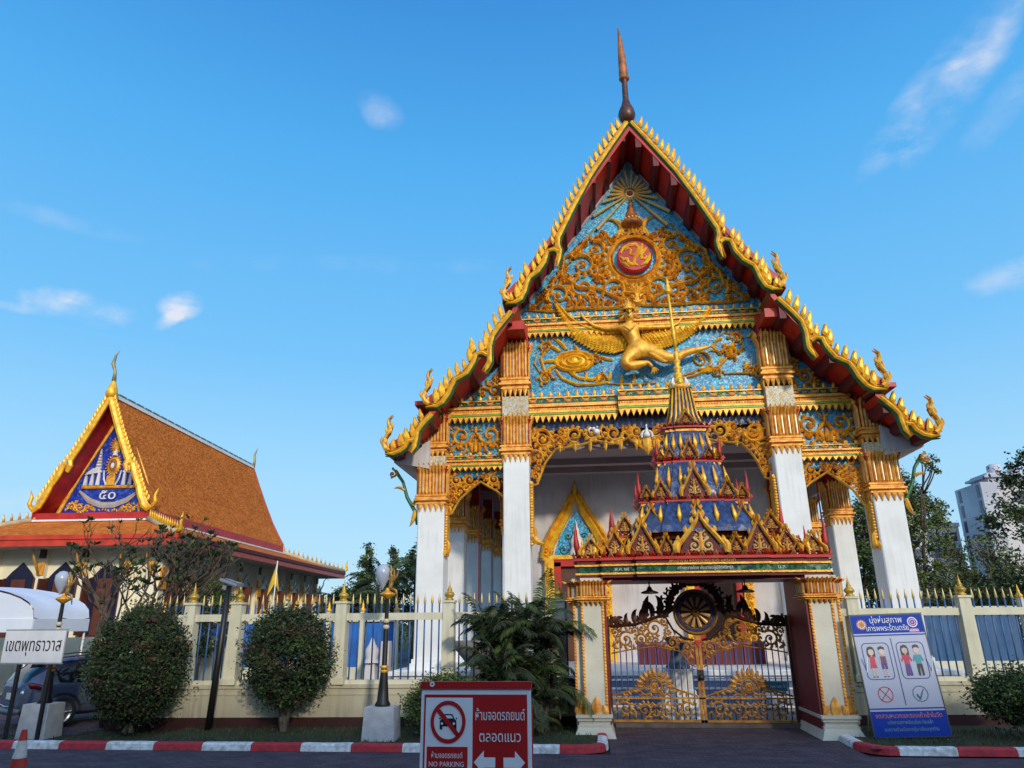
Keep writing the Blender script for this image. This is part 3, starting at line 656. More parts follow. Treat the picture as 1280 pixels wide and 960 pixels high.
for s in (-1,1):
    m=MB(); A=CX
    P=[(A+4.72,7.0),(A+6.6,7.0),(A+6.6,5.6),(A+6.45,5.65),(A+6.2,6.1),(A+5.75,6.5),(A+5.5,6.68),(A+5.2,6.5),(A+4.95,6.35),(A+4.72,6.15)]
    P=[(CX+s*(a-CX),b) for a,b in P]
    scrollfill(m,P,[.24,.18,.13,.1,.07,.05],51,YC+.02,.12,.09,tries=400,thr=.12,up=False)
    m.ribbon(P[2:],[.07]*len(P[2:]),YC,.1)
    x=CX+s*6.56
    for k in range(12): m.disc(x,5.6-k*.09,.06,YC-.3,.05,0,6)
    m.box(x-.04,x+.04,YC-.3,YC+.1,4.3,5.7)
    m.flame(x,4.5,-PI/2+s*.2,.5,.18,s*.8,YC-.3,.12,0,6); m.flame(x-s*.05,4.35,PI/2+s*.5,.5,.14,-s*.8,YC-.3,.1,0,6)
    tp(m,'side_valance',[GOLD])
    # eave bracket outside the outer column
    m=MB(); X=CX+s*7.55
    m.tube([(X,YC-.2,5.3),(X+s*.05,YC-.2,5.7),(X+s*.35,YC-.2,6.2),(X+s*.5,YC-.2,6.7),(X+s*.78,YC-.2,7.1)],[.03,.065,.06,.05,.06],8,0)
    m.spiral(X+s*.85,6.98,.15,PI/2,s,1.2,.07,YC-.25,.1,1,3); m.flame(X+s*.1,5.9,PI/2,.5,.12,s,YC-.28,.08,1,5); m.flame(X+s*.05,5.75,-PI/2,.55,.14,s*.4,YC-.28,.1,1,5)
    m.flame(X+s*.42,6.4,PI/2-s*.6,.4,.1,-s,YC-.28,.08,1,5)
    tp(m,'eave_bracket',[GREEN,GOLD])
    # red beams carried by the columns
    m=MB()
    m.box(CX+s*4.28-.42,CX+s*4.28+.42,YB+.35,YC+.4,11.45,11.75); tp(m,'red_beam',RED); m=MB(); m.box(CX+s*7.04-.42,CX+s*7.04+.42,YB+.4,YC+.4,8.98,9.12)
    tp(m,'red_beam',RED)
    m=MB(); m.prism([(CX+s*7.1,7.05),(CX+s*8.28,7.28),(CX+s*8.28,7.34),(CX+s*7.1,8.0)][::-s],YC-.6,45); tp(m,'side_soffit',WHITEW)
# ---- body: plinth, floor, walls, porch ceiling ----
m=MB(); m.box(CX-8.0,CX+8.0,YC-.75,46,.05,FZ); m.box(CX-8.1,CX+8.1,YC-.85,46,FZ-.14,FZ-.02); m.box(CX-8.15,CX+8.15,YC-.9,46,.05,.3)
tp(m,'plinth',WHITE)
STEP=mat('step_tile',(.20,.23,.32),.5,col2=(.15,.17,.24),scale=3)
m=MB()
for k in range(4):
    m.box(CX-6,CX+6,YC-.9-.34*(k+1),YC-.75,.05,FZ-.02-.19*(k+1)+.0,0); m.box(CX-6,CX+6,YC-.92-.34*(k+1),YC-.86-.34*(k+1),FZ-.03-.19*(k+1)-.03,FZ-.015-.19*(k+1),1)
tp(m,'front_steps',[STEP,WHITE])
YW_=27.0
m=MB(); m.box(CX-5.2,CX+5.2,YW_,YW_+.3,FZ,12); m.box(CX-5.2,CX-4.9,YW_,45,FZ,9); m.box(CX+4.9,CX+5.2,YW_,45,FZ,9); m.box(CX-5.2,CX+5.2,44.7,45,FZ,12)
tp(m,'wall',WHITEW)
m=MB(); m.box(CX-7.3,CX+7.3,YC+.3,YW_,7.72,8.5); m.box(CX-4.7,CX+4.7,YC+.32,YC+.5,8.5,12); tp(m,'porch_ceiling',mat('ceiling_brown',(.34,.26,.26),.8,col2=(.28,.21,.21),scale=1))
m=MB(); 
for yy in (24.6,26.0): m.box(CX-4.6,CX+4.6,yy,yy+.35,7.5,7.73)
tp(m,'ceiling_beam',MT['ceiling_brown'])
for s in (-1,1):
    for yy,ww in ((27.2,.7),(31,.7),(35,.7),(39,.7)):
        column(CX+s*4.95,yy,.6,6.2,[(5.4,6.9,0)],None,(6.9,8.4)); column(CX+s*7.04,yy,.7,6.0,[(5.5,7.0,0)],None,(6.9,8.0))
    # red hanging banner in the side aisle
    m=MB(); m.box(CX+s*5.9-.02,CX+s*5.9+.02,25.4,25.44,3.0,7.6); 
    tp(m,'red_banner',RED)
    m=MB(); m.prism([(CX+s*4.6,7.2),(CX+s*6.7,7.2),(CX+s*6.7,8.3),(CX+s*4.6,8.3)][::s],27.6,27.7); tp(m,'aisle_red_board',MAROON)
# doors
WOOD=mat('dark_wood',(.10,.035,.015),.5,col2=(.06,.02,.01),scale=3)
for s in (-1,1):
    x=CX+s*2.48; y=YW_
    m=MB(); m.box(x-.62,x+.62,y-.04,y+.02,FZ,4.2); dr=tp(m,'door',WOOD)
    m=MB()
    for k in (-1,1): m.box(x+k*.72-.12,x+k*.72+.12,y-.22,y,FZ,4.35)
    m.box(x-.84,x+.84,y-.22,y,4.2,4.45); part(m,'door_jamb',RED,dr)
    m=MB()
    for k in (-1,1):
        m.box(x+k*1.02-.17,x+k*1.02+.17,y-.3,y,FZ,4.6); m.box(x+k*1.1-.2,x+k*1.1+.2,y-.34,y,FZ,1.5)
        pts=[(x+k*1.16,4.4),(x+k*1.02,5.0),(x+k*.72,5.55),(x+k*.35,6.15),(x,6.9)]
        m.ribbon(pts,[.42,.42,.4,.36,.15],y,.32); m.ribbon([(a+k*.12,b+.1) for a,b in pts],[.2,.2,.2,.16,.05],y,.4)
        for i in range(12):
            t=i/12; a=x+k*(1.22-1.16*t); b=4.9+1.9*t; m.flame(a,b,PI/2-k*.3,.32,.12,k*.8,y-.12,.1,0,4)
        m.spiral(x+k*1.12,4.75,.2,0,k,1.2,.09,y-.28,.1,0,4)
        scrollfill(m,[(x+k*1.02-.15,1.6),(x+k*1.02+.15,1.6),(x+k*1.02+.15,4.3),(x+k*1.02-.15,4.3)],[.12,.08,.05],61,y-.3,.06,.05,tries=150,thr=.1)
    m.box(x-1.1,x+1.1,y-.28,y,4.45,4.6); m.flame(x,6.8,PI/2,.6,.14,0,y-.1,.15,0,5)
    part(m,'door_gilded_surround',GOLDY,dr)
    m=MB(); m.prism([(x-.85,4.55),(x+.85,4.55),(x+.6,5.3),(x,6.25),(x-.6,5.3)],y-.06,y); part(m,'door_tympanum',BLUE,dr)
    m=MB(); m.lathe(x,y-.12,[(.3,4.6),(.26,4.75),(.2,4.9),(.24,5.1),(.15,5.3),(.1,5.4),(.12,5.5),(.06,5.65),(0,5.9)],10,0)
    for k in (-1,1): m.spiral(x+k*.48,4.8,.18,0,k,1.2,.05,y-.06,.05,1,3); m.spiral(x+k*.3,5.3,.12,0,k,1.2,.04,y-.06,.05,1,2)
    part(m,'door_relief_figure',[WHITE,GREEN],dr)
# low maroon railing and white rail between the doors on the porch
m=MB(); m.box(CX-.6,CX+3.3,YC+1.6,YC+1.66,FZ+.02,FZ+.62,0); m.box(CX-.66,CX+3.36,YC+1.58,YC+1.68,FZ+.62,FZ+.70,1)
for k in range(14): m.box(CX-.6+k*.3,CX-.56+k*.3,YC+1.55,YC+1.6,FZ+.02,FZ+.62,1)
tag(m.build('porch_screen',[MAROON,mat('purple_trim',(.16,.03,.10),.5)]),'low maroon lattice screen standing on the temple porch behind the gate','screen')
# ---- garuda relief ----
wing=MB(); gy=YC-.12
def feather(mb,x,z,a,l,w,y,mi=0): mb.ribbon([(x,z),(x+math.cos(a)*l*.5,z+math.sin(a)*l*.5),(x+math.cos(a)*l,z+math.sin(a)*l)],[w*.8,w,w*.25],y,.045,mi)
G=lambda a,b: (oY(a,b,YC-.15).x,oY(a,b,YC-.15).z)
# upper and lower contour of each wing from root to tip
WU_L=[G(782,416),(G(752,416)),G(728,409),G(712,398),G(702,386),G(694,377)]
WL_L=[G(790,434),G(770,440),G(745,436),G(722,424),G(706,406),G(694,377)]
WU_R=[G(800,412),G(830,408),G(850,404),G(868,399),G(880,393),G(890,386)]
WL_R=[G(805,434),G(825,434),G(845,428),G(862,418),G(878,404),G(890,386)]
def lerpP(P,t):
    t=max(0,min(.9999,t))*(len(P)-1); i=int(t); f=t-i; return (P[i][0]+(P[i+1][0]-P[i][0])*f,P[i][1]+(P[i+1][1]-P[i][1])*f)
for U,Lo,sg in ((WU_L,WL_L,-1),(WU_R,WL_R,1)):
    n=14; vs=[];fs=[]
    for i in range(n+1):
        u_=lerpP(U,i/n);l_=lerpP(Lo,i/n)
        vs+=[(u_[0],gy,u_[1]),((u_[0]+l_[0])/2,gy-.12,(u_[1]+l_[1])/2),(l_[0],gy,l_[1]),(u_[0],YC,u_[1]),(l_[0],YC,l_[1])]
    for i in range(n):
        a=i*5;b=a+5; fs+=[(a,a+1,b+1,b),(a+1,a+2,b+2,b+1),(a+3,a,b,b+3),(a+2,a+4,b+4,b+2)]
    wing.add(vs,fs)
    for row in range(9):
        for i in range(26):
            t=(i+.5*(row%2))/26*.97; v=(row+.5)/9
            u_=lerpP(U,t);l_=lerpP(Lo,t); x=u_[0]+(l_[0]-u_[0])*v; z=u_[1]+(l_[1]-u_[1])*v
            h=math.hypot(u_[0]-l_[0],u_[1]-l_[1]); dep=.12*(1-abs(v-.5)*2)
            if h<.1: continue
            a=math.atan2(l_[1]-u_[1],l_[0]-u_[0])*.4+ (-.25 if sg>0 else PI+.25)*.6
            a=-.75 if sg>0 else -PI+.75
            a+= sg*.5*t
            feather(wing,x,z,a,max(.10,h*.2),.085,gy-dep-.005)
    for i in range(14):   # long tips at the lower edge
        t=(i+.5)/14; l_=lerpP(Lo,t); a=(-.35+t*1.1) if sg>0 else (PI+.35-t*1.1)
        wing.flame(l_[0]-math.cos(a)*.15,l_[1]-math.sin(a)*.15+.05,a,.38,.10,sg*.35,gy+.02,.08,0,5)
    # leading edge
    wing.ribbon([(a,b) for a,b in U],[.12,.13,.13,.12,.1,.05],gy-.02,.14)
tp(wing,'garuda_wings',[GOLDY],pan)
# body as skinned skeleton, one continuous surface
def skin(name,verts,edges,radii,mats,root=0,par=None,sub=2,flat=1.0):
    me=bpy.data.meshes.new(name); me.from_pydata(verts,edges,[]); o=bpy.data.objects.new(name,me); C.objects.link(o)
    me.materials.append(mats)
    mod=o.modifiers.new('skin','SKIN'); mod.use_smooth_shade=True
    for i,r_ in enumerate(radii):
        r_=(r_,r_) if isinstance(r_,(int,float)) else r_
        me.skin_vertices[0].data[i].radius=r_
    me.skin_vertices[0].data[root].use_root=True
    o.modifiers.new('sub','SUBSURF').levels=sub; o.modifiers['sub'].render_levels=sub
    if par: o.parent=par; o.location=-world(par)
    return o
def V(a,b,d): q=oY(a,b,YC-d); return tuple(q)
gv=[V(798,438,.35),V(794,428,.4),V(790,418,.45),V(786,409,.5),V(786,403,.5),V(786,394,.56),V(786,388,.54),     #0 pelvis..6 head top
    V(776,409,.45),V(757,411,.32),V(742,407,.28),V(729,397,.26),V(726,389,.26),                                     #7-11 left arm
    V(800,409,.45),V(820,409,.32),V(838,408,.30),V(848,404,.28),V(852,397,.26),                                    #12-16 right arm
    V(788,444,.5),V(781,452,.6),V(784,458,.62),V(798,456,.6),V(810,453,.55),V(816,459,.55),                       #17-22 left (bent) leg
    V(812,437,.5),V(828,446,.58),V(842,449,.6),V(858,440,.5),V(876,436,.42),V(888,433,.4)]                         #23-28 extended leg
ge=[(0,1),(1,2),(2,3),(3,4),(4,5),(5,6),(3,7),(7,8),(8,9),(9,10),(10,11),(3,12),(12,13),(13,14),(14,15),(15,16),(0,17),(17,18),(18,19),(19,20),(20,21),(21,22),(0,23),(23,24),(24,25),(25,26),(26,27),(27,28)]
gr=[.26,.22,.27,.26,.12,.2,.13,.10,.07,.065,.045,.028,.10,.07,.065,.045,.028,.26,.24,.21,.15,.09,.06,.26,.24,.2,.14,.09,.045]
gb=skin('garuda_body',gv,ge,gr,GOLD,0,temple)
m=MB()
hd=Vector(V(786,392,.6))
for k in range(9):
    a=PI*k/8; m.flame(hd.x+.16*math.cos(a),hd.z+.1+.12*math.sin(a),a,.22,.09,.2,hd.y+.08,.1,0,4)
m.tube([(hd.x,hd.y-.14,hd.z+.02),(hd.x,hd.y-.28,hd.z-.02),(hd.x,hd.y-.30,hd.z-.10)],[.07,.05,.012],8,0); m.disc(hd.x,hd.z-.13,.05,hd.y-.15,.04,0,8)
for s in (-1,1): m.ribbon([(hd.x+s*.02,hd.z+.10),(hd.x+s*.09,hd.z+.13),(hd.x+s*.15,hd.z+.09)],[.03,.04,.02],hd.y-.17,.04)
m.lathe(hd.x,hd.y,[(.2,hd.z+.12),(.23,hd.z+.17),(.17,hd.z+.22),(.18,hd.z+.26),(.10,hd.z+.34),(.11,hd.z+.37),(.04,hd.z+.48),(0,hd.z+.62)],12,0)
for s in (-1,1):
    m.disc(hd.x+s*.075,hd.z+.05,.03,hd.y-.17,.03,0,6); m.flame(hd.x+s*.19,hd.z-.08,-PI/2+s*.3,.24,.09,s*.9,hd.y,.1,0,5)
for k in range(5): m.flame(hd.x+(k-2)*.07,hd.z+.2,PI/2-(k-2)*.15,.3-abs(k-2)*.06,.08,0,hd.y-.02,.08,0,4)
tp(m,'garuda_headdress',[GOLD],gb); m=MB()
# chest bands, belt, claws
c=Vector(V(787,410,.74)); m.ribbon([(c.x-.2,c.z+.08),(c.x,c.z-.08),(c.x+.2,c.z+.08)],[.05,.07,.05],c.y,.05); tp(m,'chest_band',[GOLD],gb); m=MB()
c=Vector(V(800,437,.62)); m.ribbon([(c.x-.28,c.z+.02),(c.x,c.z-.08),(c.x+.3,c.z+.05)],[.09,.11,.09],c.y+.02,.07); m.disc(c.x+.02,c.z-.06,.1,c.y-.02,.09,0,8)
tp(m,'garuda_belt',[GOLD],gb); m=MB()
for (a,b,d_) in ((816,460,.55),(888,433,.42)):
    m=MB()
    q=Vector(V(a,b,d_))
    for k in range(4): m.flame(q.x,q.z,-.5+k*.4 if a>850 else -1.6+k*.45,.24,.07,-.4,q.y-.02,.06,0,4)
    tp(m,'claw',[GOLD],gb)
m=MB()
for k in range(5):
    q=Vector(V(812+k*3,441+k*2,.75)); m.flame(q.x,q.z,-.7,.3,.1,.5,q.y,.05,0,4)
tp(m,'loin_cloth',[GOLD],gb)
# cloud / bird scrolls on either side of the figure
m=MB(); y=YC
def g2(a,b): q=oY(a,b,YC); return q.x,q.z
def swirl(a,b,r,sg,lv=5): x,z=g2(a,b); m.spiral(x,z,r,PI*.5-sg*PI*.5,sg,1.8,r*.34,y,.15,0,lv,.8); 
def vine(l,w0): P=[g2(a,b) for a,b in l]; m.ribbon(P,[w0*(.6+.4*math.sin(PI*i/(len(P)-1))) for i in range(len(P))],y,.11)
for a,b,r in ((682,435,.22),(682,474,.24),(893+20,440,.22),(912,442,.26),(920,423,.2),(895,466,.2),(940,465,.18)): swirl(a,b,r,1 if a<800 else -1)
vine([(684,437),(676,448),(680,462),(686,474)],.1); vine([(672,440),(668,455),(676,468)],.06)
# phoenix-like cloud, left
for k in range(3):
    x,z=g2(718,452); rr=.62-.2*k; P=[(x+rr*1.05*math.cos(t*2*PI/14),z+rr*.55*math.sin(t*2*PI/14)) for t in range(15)]; m.ribbon(P,[.13]*15,y-.03*k,.14)
x,z=g2(718,452); m.disc(x,z,.6,y,.12,0,18,.32); m.disc(x,z,.15,y-.1,.1,0,8)
swirl(744,450,.2,-1,3); vine([(750,446),(758,449),(766,451)],.12)
for k,(a,b,an,l) in enumerate(((700,440,2.3,.5),(708,438,2.0,.7),(722,440,1.7,.3),(694,452,2.9,.5),(695,458,3.3,.45))):
    x,z=g2(a,b); m.flame(x,z,an,l,.14,.5,y,.12,0,6)
vine([(694,462),(703,474),(720,481),(742,481),(762,478)],.12); vine([(712,466),(724,473),(740,475),(752,470)],.12)
for a,b in ((715,470),(730,476),(745,479),(760,476),(775,479),(790,479)):
    x,z=g2(a,b); m.flame(x,z,.6,.38,.12,1.2,y,.12,0,5)
swirl(752,474,.18,1,4)
vine([(760,480),(790,481),(820,479)],.08)
# right clouds
vine([(850,474),(868,470),(884,462),(896,462),(905,452),(912,442)],.1); vine([(912,442),(914,432),(920,423)],.09)
vine([(905,468),(920,467),(938,467),(946,455)],.08); vine([(900,420),(905,416),(914,418)],.07); vine([(940,447),(938,455),(928,458)],.06)
x,z=g2(876,450); m.spiral(x,z,.36,-PI*.6,1,1.8,.09,y,.12,0,0); vine([(852,470),(866,466),(876,460)],.08)
for a,b,an in ((898,440,2.4),(905,448,3.3),(925,440,.6),(930,462,.8),(902,424,3.0),(934,422,.3),(890,464,2.8),(946,464,.9)):
    x,z=g2(a,b); m.flame(x,z,an,.34,.11,.9,y,.11,0,5)
tp(m,'cloud_scrollwork',[GOLDY],pan)

m=MB(); sh=thing('shade_row','unseen three storey row added behind the camera to shade the street','building',(0,-12,0))  # unseen row behind the camera, added to keep the street in shade
SHW=mat('shade_row_paint',(.70,.64,.54),.8,col2=(.6,.55,.46),scale=.4)
for k in range(14):
    x=-56+8*k; m.box(x,x+7.98,-18,-10-.02*(k%2),0,12.2+(.35 if k%3==0 else 0))
part(m,'wall',SHW,sh); m=MB()
for k in range(14):
    for j in range(3):
        x=-56+8*k
        m=MB(); m.box(x+.9,x+6.7,-9.98,-9.9,.6+3.5*j,2.8+3.5*j,0); part(m,'window',[mat('shade_row_glass',(.03,.04,.05),.2)],sh)
        m=MB(); m.box(x+.3,x+7.6,-9.98,-9.2,3.1+3.5*j,3.25+3.5*j,0); part(m,'shade_row_slab',[SHW],sh)
# ================= gate =================
GX=2.43; GYf=16.3; GYb=17.95
gate=thing('temple_gate','ornate entrance gate with cream pillars and tall tiered blue and gold spire above its lintel','gate',(GX,17.1,0))
def gp(mb,name,mats,par=None,**k): return part(mb,name,mats,par or gate,**k)
PCREAM=mat('pillar_cream',(.62,.60,.50),.7,0,col2=(.54,.51,.40),scale=2,bump=.1)
SOFF=mat('deep_red_paint',(.20,.012,.018),.55,0,col2=(.14,.01,.015),scale=2)
for s in (-1,1):
    m=MB(); x=GX+s*2.40
    # front pilaster with a set-back outer shoulder
    m.box(x-.25,x+.25,GYf,GYb,.46,3.2,0); xo=x+s*.33; m.box(min(x+s*.25,xo+s*.10),max(x+s*.25,xo+s*.10),GYf+.14,GYb-.05,.46,3.2,0)
    pl=gp(m,'pillar',PCREAM)
    m=MB(); xi=x-s*.252; m.box(min(xi,xi-s*.05),max(xi,xi-s*.05),GYf+.02,GYb,.0,3.14); part(m,'red_jamb',SOFF,pl)
    m=MB(); xc=x+s*.05
    for a,b,w in ((.40,.46,.66),(.34,.40,.60),(.26,.34,.54),(.22,.26,.60)): m.box(xc-w/2-.05,xc+w/2+.05,GYf-(w-.5)/2-.06,GYb,a,b)
    m.cbox(xc,(GYf+GYb)/2-.03,.86,GYb-GYf+.34,.02,.22,0,.68,GYb-GYf+.16)
    part(m,'pillar_base',PCREAM,pl)
    m=MB()
    for k in (-1,1):   # beaded gold corner strips
        X=x+k*.225
        m.box(X-.025,X+.025,GYf-.02,GYf+.02,.5,2.75,0)
        for i in range(34): m.disc(X,.53+i*.066,.03,GYf-.02,.025,0,6)
    X=xo+s*.07; m.box(X-.025,X+.025,GYf+.115,GYf+.15,.5,2.75,0)
    for i in range(34): m.disc(X,.53+i*.066,.03,GYf+.115,.025,0,6)
    for X,w in ((x,.5),(xo+s*.0,.2)):
        yy=GYf-.01 if w>.3 else GYf+.13
        m.flame(X,.46,PI/2,.34,.2,0,yy,.07,0,5)
        for k in (-1,1): m.flame(X+k*w*.4,.46,PI/2,.2,.13,k*.5,yy,.06,0,5)
    m2=MB(); capital(m,x,GYf+.24,.53,2.62,3.12); capital(m,xo-s*.02,GYf+.34,.30,2.60,3.11)
    part(m,'pillar_gilding',[GOLDC,RED,SIL],pl)
# lintel
m=MB(); m.box(GX-2.2,GX+2.2,GYf+.05,GYb,3.13,3.3); gp(m,'lintel_soffit',SOFF)
def tier(mb,hw,hd,z0,z1,mi=0,cy=None):   # redented plan: centre block stands a little forward
    cy=cy or 17.1
    for w,d in ((hw,hd*.80),(hw*.80,hd*.9),(hw*.52,hd)): mb.box(GX-w,GX+w,cy-d,cy+d,z0,z1,mi)
m=MB()
tier(m,2.70,.98,3.20,3.26,0); tier(m,2.74,1.02,3.26,3.30,1); tier(m,2.70,.98,3.30,3.44,2); tier(m,2.75,1.03,3.44,3.48,1); tier(m,2.70,1.0,3.48,3.56,0); tier(m,2.78,1.06,3.56,3.60,3)
gp(m,'lintel',[MAROON,GOLD,GREENM,RED])
# lotus petals round an edge
def petals(mb,hw,hd,z,h,mi0=0,st=.15,cy=17.1):
    segs=[((GX-hw*.52,cy-hd),(GX+hw*.52,cy-hd)),((GX-hw*.80,cy-hd*.9),(GX-hw*.52,cy-hd*.9)),((GX+hw*.52,cy-hd*.9),(GX+hw*.80,cy-hd*.9)),
          ((GX-hw,cy-hd*.8),(GX-hw*.8,cy-hd*.8)),((GX+hw*.8,cy-hd*.8),(GX+hw,cy-hd*.8)),((GX-hw,cy-hd*.8),(GX-hw,cy+hd*.8)),((GX+hw,cy-hd*.8),(GX+hw,cy+hd*.8))]
    for (x0,y0),(x1,y1) in segs:
        L_=math.hypot(x1-x0,y1-y0); n=max(1,round(L_/st))
        for k in range(n):
            t=(k+.5)/n; x,y=x0+(x1-x0)*t,y0+(y1-y0)*t; ux,uy=(x1-x0)/L_*L_/n*.5,(y1-y0)/L_*L_/n*.5
            nx,ny=(0,-1) if abs(ux)>abs(uy) else ((-1,0) if x<GX else (1,0))
            mb.add([(x-ux,y-uy,z),(x+ux,y+uy,z),(x+nx*.09,y+ny*.09,z+h*.45),(x+nx*.05,y+ny*.05,z+h)],[(0,1,2),(0,2,3),(1,3,2)],mi0+(k%2))
def gable(mb,x,y,z,w,h,sm=False):
    # small pointed gable (banthalaeng): naga frame round a dark scroll panel; sits at x,z with its face at y
    fr=[(-.5,0),(-.46,.18),(-.30,.42),(-.13,.66),(-.05,.82),(0,1.05)]
    P=[(x+a*w,z+b*h) for a,b in fr]; Q=[(x-a*w,z+b*h) for a,b in fr]
    wd=w*.09
    mb.prism([(x-.44*w,z),(x+.44*w,z),(x+.27*w,z+.42*h),(x,z+.80*h),(x-.27*w,z+.42*h)],y,y+.25,2)
    for L_ in (P,Q):
        mb.ribbon(L_,[wd,wd*1.1,wd*1.1,wd,wd*.7,wd*.2],y-.02,.09,0)
        for k in range(5):
            t=k/5+.05; a,b=lerpP(L_,t); sg=-1 if L_ is P else 1
            mb.flame(a+sg*wd*.3,b,PI/2-sg*.45,h*.2,w*.10,sg*.6,y+.02,.06,0,4)
        a,b=L_[0]; mb.flame(a,b,PI/2+(.5 if L_ is P else -.5),h*.42,w*.15,(-1.2 if L_ is P else 1.2),y-.04,.09,0,5)
    inner=[(x-.32*w,z+.02*h),(x+.32*w,z+.02*h),(x,z+.66*h)]
    for s in (-1,1): mb.spiral(x+s*.14*w,z+.17*h,.13*w,PI/2,s,1.4,.045*w+.008,y-.01,.05,4 if False else 6,4); mb.spiral(x+s*.08*w,z+.42*h,.08*w,PI/2,s,1.2,.03*w+.006,y-.01,.05,6,3); 
    mb.flame(x,z+.05*h,PI/2,h*.5,w*.10,0,y-.02,.06,1,5)
def blade(mb,x,y,z,h,lean,mi):
    mb.tube([(x,y,z),(x+lean*.2*h,y,z+.3*h),(x+lean*.28*h,y,z+.65*h),(x+lean*.2*h,y,z+h)],[.05*h+.02,.075*h+.012,.045*h,.004],6,mi)
def spirelet(mb,x,y,z,h,mi=0): mb.lathe(x,y,[(.0,z),(.06,z),(.045,z+.1*h),(.075,z+.22*h),(.05,z+.34*h),(.06,z+.42*h),(.03,z+.6*h),(.035,z+.66*h),(.0,z+h)],7,mi)
# tiers: (half width, half depth, z)
TM=[GOLD,GOLDC,MAROON,RED,mat('coral_petal',(.62,.12,.06),.5,col2=(.55,.2,.08),scale=9),BLUED,mat('pale_gilding',(.80,.62,.30),.4,.2,col2=(.6,.35,.1),scale=12)]
def deck(name,hw,hd,z,blade_h,gables):
    m=MB()
    tier(m,hw*.96,hd*.96,z-.12,z-.06,1); tier(m,hw,hd,z-.06,z-.02,3); petals(m,hw,hd,z-.02,.15,3)
    for (x,w,h,dy) in gables: gable(m,GX+x,17.1-hd*dy-.02,z+.04,w,h)
    for s in (-1,1):
        blade(m,GX+s*(hw-.06),17.1-hd*.7,z+.05,blade_h,s*.25,3); spirelet(m,GX+s*(hw-.16),17.1-hd*.8,z+.02,blade_h*.55); spirelet(m,GX+s*hw*.62,17.1-hd*.85,z+.02,blade_h*.45); spirelet(m,GX+s*hw*.84,17.1-hd*.82,z+.02,blade_h*.5)
        blade(m,GX+s*(hw-.06),17.1+hd*.7,z+.05,blade_h,s*.25,3)
    return gp(m,name,TM)
deck('roof_tier',2.72,1.04,3.64,.75,[(0,1.05,.88,1.0),(-1.25,.62,.78,.9),(1.25,.62,.78,.9),(-2.38,.50,.44,.8),(2.38,.50,.44,.8),(-1.85,.55,.58,.8),(1.85,.55,.58,.8),(-.74,.36,.44,.98),(.74,.36,.44,.98),(-2.1,.3,.34,.8),(2.1,.3,.34,.8),(-1.58,.3,.4,.82),(1.58,.3,.4,.82)])
m=MB(); tier(m,2.1,.80,3.6,3.98,0); tier(m,2.14,.84,3.9,3.95,1); gp(m,'roof_core',[BLUED,RED])
deck('roof_tier',1.90,.80,4.14,.60,[(-1.0,.50,.62,.95),(1.0,.50,.62,.95),(-1.6,.42,.44,.85),(1.6,.42,.44,.85),(0,.66,.66,1.02),(-.58,.3,.34,.98),(.58,.3,.34,.98),(-1.32,.26,.3,.9),(1.32,.26,.3,.9)])
def bell(mb,w0,w1,z0,z1,mi=0,leafmi=1):
    # convex redented roof body with gold leaf drops
    n=5
    for (ws,ds) in ((1,.78),(.82,.9),(.55,1.0)):
        pr=[]
        for i in range(n+1):
            t=i/n; w=w0+(w1-w0)*(t**1.25); pr.append((w,z0+(z1-z0)*t))
        for (a,za),(b,zb) in zip(pr,pr[1:]): mb.cbox(GX,17.1,2*a*ws,2*a*.72*ds,za,zb,mi,2*b*ws,2*b*.72*ds)
    for k in (-3,-2,-1,1,2,3):
        x=GX+k*w0*.27; t=.45; w=w0+(w1-w0)*t; y=17.1-w*.72*(1.0 if abs(k)<2 else .9 if abs(k)<3 else .78)-.03
        mb.tube([(x,y-.03,z0+(z1-z0)*.25),(x,y-.04,z0+(z1-z0)*.5),(x-k*.015,y+.02,z0+(z1-z0)*.85)],[.012,.055,.008],6,leafmi,flat=.5)
def mid(w0,w1,z0,z1,deckw,bl):
    m=MB(); bell(m,w0,w1,z0,z1); gp(m,'spire_body',[BLUED,GOLDY])
    if deckw:
        deck('spire_tier',deckw,deckw*.62,z1+.04,bl,[(0,deckw*.48,deckw*.62,1.02),(-deckw*.60,deckw*.30,deckw*.36,.92),(deckw*.60,deckw*.30,deckw*.36,.92),(-deckw*.86,deckw*.2,deckw*.24,.85),(deckw*.86,deckw*.2,deckw*.24,.85)])
mid(1.5,1.05,4.14,4.86,1.24,.62)
mid(.98,.64,4.92,5.82,.76,.52)
mid(.62,.43,5.90,6.62,None,0)
m=MB(); tier(m,.48,.34,6.58,6.66,1); tier(m,.55,.40,6.66,6.70,3); petals(m,.55,.40,6.70,.09,3,.12); gable(m,GX,17.1-.42,6.74,.36,.36)
gp(m,'spire_tier',TM)
m=MB()
for ws,ds in ((1,.8),(.75,1.0)):
    for (a,za),(b,zb) in zip([(.42,6.72),(.34,7.0),(.27,7.35),(.23,7.65),(.26,7.70)],[(.34,7.0),(.27,7.35),(.23,7.65),(.26,7.70),(.24,7.74)]):
        m.cbox(GX,17.1,2*a*ws,2*a*ds*.85,za,zb,0,2*b*ws,2*b*ds*.85)
for k in (-3,-2,-1,0,1,2,3):
    y0=17.1-.42*.85*(1 if abs(k)<3 else .8); y1=17.1-.24*.85*(1 if abs(k)<3 else .8)
    m.tube([(GX+k*.128,y0-.02,6.74),(GX+k*.10,(y0+y1)/2-.02,7.0),(GX+k*.072,y1-.02,7.68)],[.03,.028,.02],6,1)
for k in (-1,1):
    m.tube([(GX+k*.41,17.1,6.74),(GX+k*.235,17.1,7.68)],[.03,.02],6,1)
gp(m,'spire_bell',[BLUED,GOLDY])
m=MB(); r=17.1
m.lathe(GX-.03,r,[(.24,7.68),(.30,7.74),(.2,7.84)],12,1)
